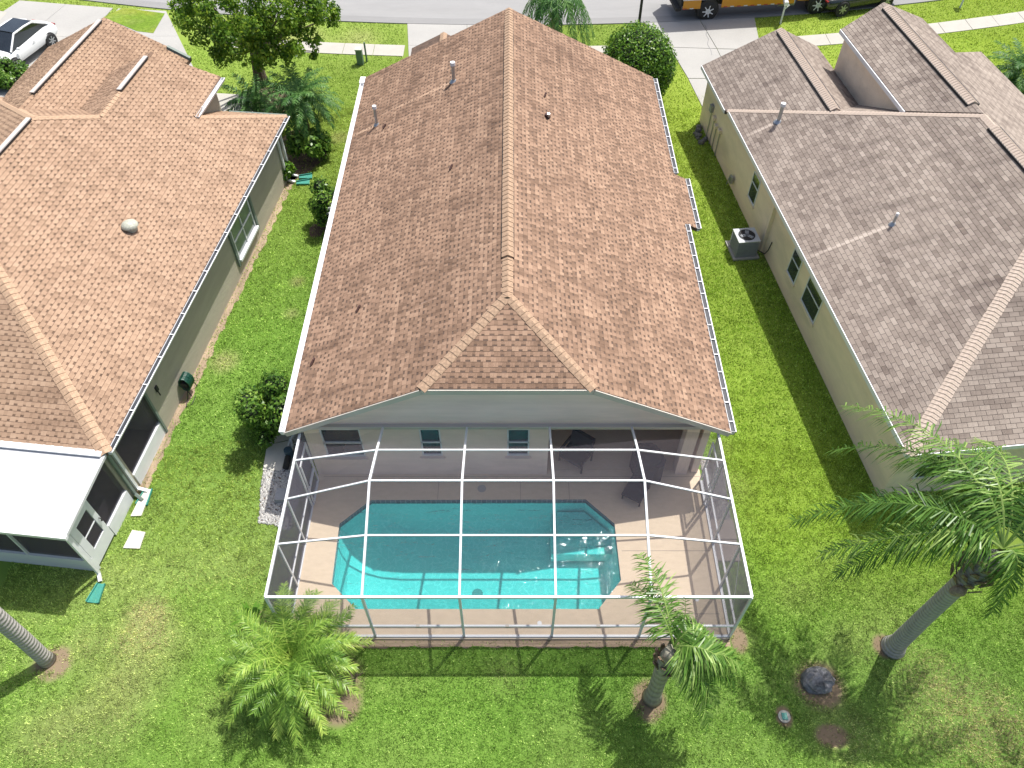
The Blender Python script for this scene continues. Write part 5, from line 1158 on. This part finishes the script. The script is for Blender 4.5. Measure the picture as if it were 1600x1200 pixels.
# ================================================================== STREET FURNITURE AND SMALL THINGS
q = G(997, 48); q2_ = G(997, 48)
sl = thing('street_lamp', 'black street lamp post behind the round clipped bush', 'street lamp', q)
part('pole', BLACK, sl, lambda m: m.tube([q, q + ZUP * .4, q + ZUP * .45, q + ZUP * 4.4], [.13, .12, .075, .06], 12)); part('lantern', BLACK, sl, lambda m: [m.tube([q + ZUP * 4.4, q + ZUP * 4.5, q + ZUP * 4.9, q + ZUP * 5.0, q + ZUP * 5.15], [.08, .16, .22, .26, .03], 8)])
for (u, v, lb) in ((1219, 38, 'white post mailbox on the verge in front of the yellow truck'), (1500, 12, 'pale post mailbox on the verge at the upper right')):
    q = G(u, v); mb = thing('mailbox', lb, 'mailbox', q)
    part('post', WHITE, mb, lambda m: [m.tube([q, q + ZUP * 1.15], .05, 8), m.beam(q + ZUP * .8, q + A_(.25, .1, .98), .05, .05)])
    part('box', WHITE, mb, lambda m: [m.prism([q + A_(-.1, -.1 + .22 * math.sin(t) * 0, 0) + A_(.12 + .12 * math.cos(t), 0, 1.12 + (.1 * math.sin(t) if math.sin(t) > 0 else -.1)) for t in (0, .6, 1.2, 1.9, 2.5, 3.14, 3.6, 5.8)], (.05, .5, 0))])
q = G(564, 102); ub = thing('utility_pedestal', 'green utility pedestal on the lawn beyond the far left corner of the middle roof', 'utility box', q); UG = simple('utility_green', (.13, .21, .15), .6, .1, 6.)
part('cabinet', UG, ub, lambda m: m.prism([q + A_(-.18, 0, 0), q + A_(.12, 0, 0), q + A_(.12, 0, .75), q + A_(-.18, 0, .75)], (0, .3, 0))); part('lid', simple('utility_lid', (.45, .5, .42), .6), ub, lambda m: m.box(q + A_(-.03, .15, .78), (.34, .34, .05))); part('marker_post', UG, ub, lambda m: m.box(q + A_(.26, .35, .5), (.08, .05, 1.0)))
q = G(1276, 1064); rk = thing('boulder', 'dark grey boulder in a bare dirt patch on the right-hand lawn', 'boulder', q)
m = MB(); m.ellipsoid(q + ZUP * .08, (.40, .35, .26), 14, 9, .15); o = m.build('stone', simple('boulder_dark', (.19, .19, .195), .8, .5, 5., bmp=.8), rk)
q = G(1225, 1120); vb = thing('valve_box', 'small round valve box lid sunk in the lawn below the boulder', 'valve box', q)
part('rim', simple('valve_rim', (.38, .38, .33), .8), vb, lambda m: m.tube([q, q + ZUP * .04], .15, 16)); part('lid', TEAL, vb, lambda m: m.box(q + ZUP * .05, (.13, .16, .03)))
q = G(513, 356, 0); sf = thing('pool_filter', 'grey and white pool filter tank tucked under the left eave of the middle house', 'pool filter', q + A_(.15, 0, 0))
q = q + A_(.2, .1, 0); part('tank', simple('tank_grey', (.34, .37, .38), .5), sf, lambda m: m.tube([q, q + ZUP * .1, q + ZUP * .9, q + ZUP * 1.05], [.3, .33, .33, .2], 18)); part('lid', DARK, sf, lambda m: m.tube([q + ZUP * 1.05, q + ZUP * 1.1], .13, 12)); part('collar', WHITE, sf, lambda m: m.tube([q + ZUP * .85, q + ZUP * .92], .36, 18))
q = G(452, 722, 0); pm = thing('pool_pump', 'black pool pump in the gravel beside the cage', 'pool pump', q)
part('motor', BLACK, pm, lambda m: m.tube([q + A_(0, -.35, .2), q + A_(0, .05, .2)], .1, 12)); part('strainer', simple('pump_blue', (.05, .09, .12), .4), pm, lambda m: m.tube([q + A_(0, .2, .0), q + A_(0, .2, .38)], .13, 12)); part('pipe', WHITE, pm, lambda m: [m.tube([q + A_(.03, .35, .1), q + A_(.02, .55, .12), q + A_(.02, .6, .4), q + A_(.1, .75, .42)], .035, 8), m.tube([q + A_(-.05, .25, .3), q + A_(-.03, .7, .3)], .03, 8)])
q = G(441, 778, 0); eb = single('utility_box', simple('box_pale', (.33, .34, .36), .7), q, lambda m: m.box(q + ZUP * .12, (.3, .4, .22)), 'flat grey box lying in the gravel left of the cage', 'box')
# lanai furniture seen through the mesh
CUSH = simple('cushion_charcoal', (.035, .038, .045), .9, .25, 8.)
def chair(x, y, ang, label, w=.7):
    f, s = frame_axes(ang); o = A_(x, y, .06); root = thing('patio_chair', label, 'chair', o, 'dark chairs in the lanai'); X = [f, s, ZUP]; q = lambda a, b, c: o + f * a + s * b + ZUP * c
    part('seat', CUSH, root, lambda m: m.box(q(.05, 0, .38), (.62, w, .14), X)); part('backrest', CUSH, root, lambda m: m.prism([q(-.28, -w / 2, .4), q(-.28, w / 2, .4), q(-.42, w / 2, .98), q(-.42, -w / 2, .98)], f * .12))
    for sg in (-1, 1):
        part('armrest', BLACK, root, lambda m: m.box(q(0, sg * w * .53, .6), (.62, .07, .05), X))
        for a in (-.27, .3): part('leg', BLACK, root, lambda m: m.box(q(a, sg * w * .53, .3), (.045, .045, .6), X))
chair(1.95, 13.25, -2.2, 'dark cushioned chair at the left of the lanai, deepest in shade', .75); 
gq = A_(4.05, 12.85, .06); bb = thing('covered_grill', 'barbecue grill under a dark cover in the right corner of the lanai', 'grill', gq)
f, s = frame_axes(-2.3); X = [f, s, ZUP]
part('cover', CUSH, bb, lambda m: [m.prism([gq + f * .36 * math.cos(t) + s * .55 * math.sin(t) for t in np.linspace(0, 6.283, 13)[:-1]], ZUP * .86)]); part('hood', CUSH, bb, lambda m: m.ellipsoid(gq + ZUP * .85, (.38, .42, .3), 14, 6, half=True))
lx = thing('lounge_chair', 'dark lounge chair on the deck in front of the covered grill', 'chair', (3.75, 12.2, .06)); lo = A_(3.75, 12.2, .06); f, s = frame_axes(-2.1); X = [f, s, ZUP]
part('seat', CUSH, lx, lambda m: m.box(lo + f * .15 + ZUP * .32, (.85, .6, .1), X)); part('backrest', CUSH, lx, lambda m: m.prism([lo - f * .28 - s * .3 + ZUP * .32, lo - f * .28 + s * .3 + ZUP * .32, lo - f * .55 + s * .3 + ZUP * .85, lo - f * .55 - s * .3 + ZUP * .85], f * .08))
for a in (-.2, .5):
    for b_ in (-.27, .27): part('leg', BLACK, lx, lambda m: m.box(lo + f * a + s * b_ + ZUP * .15, (.04, .04, .3), X))

# ================================================================== GRASS BLADES
def vnoise(X, Y, cell, seed):
    g = np.random.default_rng(seed).random((512, 512)); x = X / cell + 200; y = Y / cell + 200; xi = np.floor(x).astype(int); yi = np.floor(y).astype(int); fx = x - xi; fy = y - yi
    fx = fx * fx * (3 - 2 * fx); fy = fy * fy * (3 - 2 * fy); a = g[xi % 512, yi % 512]; b = g[(xi + 1) % 512, yi % 512]; c = g[xi % 512, (yi + 1) % 512]; d = g[(xi + 1) % 512, (yi + 1) % 512]
    return (a * (1 - fx) + b * fx) * (1 - fy) + (c * (1 - fx) + d * fx) * fy
def blades(n, x0, x1, y0, y1, h, w, seed):
    r = np.random.default_rng(seed); X = r.uniform(x0, x1, n); Y = r.uniform(y0, y1, n)
    keep = np.ones(n, bool)
    t = (CAM_H) ; # keep only what the camera can see, with a margin
    Fv = Y * _c + CAM_H * _s; U = Y * _s - CAM_H * _c
    keep &= (np.abs(X / Fv) < 800 / FOC + .12) & (np.abs(U / Fv) < 600 / FOC + .1)
    ex = [[(DX0 - .03, DY0 - .03), (DX1 + .03, DY0 - .03), (DX1 + .03, 13), (DX0 - .03, 13)], [(-5.9, 12.7), (5.7, 12.7), (5.7, 30.6), (-5.9, 30.6)], [L(-2.2, .33), L(16.5, .33), L(16.5, 12), L(-2.2, 12)],
          [R(.27, .25), R(20.3, .25), R(20.3, 12), R(.27, 12)], gl, [(5.7, 9.88), (6.44, 9.88), (6.46, 13.3), (5.7, 13.3)], [(-5.2, 30.6), (.7, 30.6), (.8, 41), (-5.7, 41.3)], dr,
          [(-22.6, 33.5), (-14.6, 34.2), (-18.9, 42.7), (-21.6, 43)], [(-30.5, 33), (-23, 33), (-21.9, 43), (-27.4, 43.9)], [G(*q) for q in ((338, 146), (374, 148), (420, 178), (330, 178))], [G(*q) for q in ((411, 736), (458, 662), (448, 668), (418, 697))],
          [L(.45, .12), L(.5, -.1), L(-.4, -.16), L(-.45, .14)], [L(-.88, -.1), L(-.9, -.5), L(-1.42, -.55), L(-1.45, -.08)], [R(10.85, -1.), R(11.95, -1.), R(11.95, .1), R(10.85, .1)]]
    for P in ex: keep &= ~inpoly(X, Y, P)
    rad = np.sqrt(X ** 2 + (Y - CY) ** 2); keep &= rad > 100.05
    keep &= ~((rad > 102.25) & (rad < 103.45))
    for P, th in DIRTS: keep &= ~(inpoly(X, Y, P) & (r.random(n) < th))
    nz = .5 * vnoise(X, Y, .11, 5) + .3 * vnoise(X, Y, .045, 6) + .2 * vnoise(X, Y, .4, 8); keep &= r.random(n) < np.clip(.15 + 1.5 * (nz - .2), .12, 1)
    for (x, y, rx, ry) in SOIL:
        th_ = np.arctan2(Y - y, X - x); dd = np.sqrt(((X - x) / rx) ** 2 + ((Y - y) / ry) ** 2) + .22 * np.sin(3 * th_ + x) + .16 * np.sin(5 * th_ + y) + .9 * (vnoise(X, Y, .22, 9) - .5); keep &= ~(r.random(n) < np.clip((1.25 - dd) * 1.6, 0, .93))
    X, Y = X[keep], Y[keep]; k = len(X)
    a = r.uniform(0, 6.283, k); hh = h * r.uniform(.5, 1.3, k); lean = r.uniform(.2, 1.1, k) * hh; b = r.uniform(0, 6.283, k)
    V = np.empty((k, 3, 3)); V[:, 0, 0] = X - np.cos(a) * w; V[:, 0, 1] = Y - np.sin(a) * w; V[:, 1, 0] = X + np.cos(a) * w; V[:, 1, 1] = Y + np.sin(a) * w
    V[:, :2, 2] = .0; V[:, 2, 0] = X + np.cos(b) * lean; V[:, 2, 1] = Y + np.sin(b) * lean; V[:, 2, 2] = hh
    me = bpy.data.meshes.new('grass'); me.vertices.add(3 * k); me.vertices.foreach_set('co', V.ravel()); me.loops.add(3 * k); me.loops.foreach_set('vertex_index', np.arange(3 * k, dtype=np.int32))
    me.polygons.add(k); me.polygons.foreach_set('loop_start', np.arange(0, 3 * k, 3, dtype=np.int32))
    me.update(calc_edges=True)
    # tone follows clumps so that tufts read as lighter and darker patches
    cl = vnoise(X, Y, .09, 11) * .6 + vnoise(X, Y, .3, 12) * .4 - .5; T = np.clip(.44 + .6 * cl + r.normal(size=k) * .24, 0, 1)
    at = me.attributes.new('tone', 'FLOAT', 'FACE'); at.data.foreach_set('value', T.astype(np.float32)); me.materials.append(BLADE)
    o = bpy.data.objects.new('grass', me); col.objects.link(o); o['kind'] = 'stuff'; return o
blades(1000000, -14, 14, 3.6, 14, .05, .0105, 1)
blades(760000, -13, 13, 14, 33, .055, .015, 2)
blades(300000, -34, 34, 33, 46, .06, .022, 3)
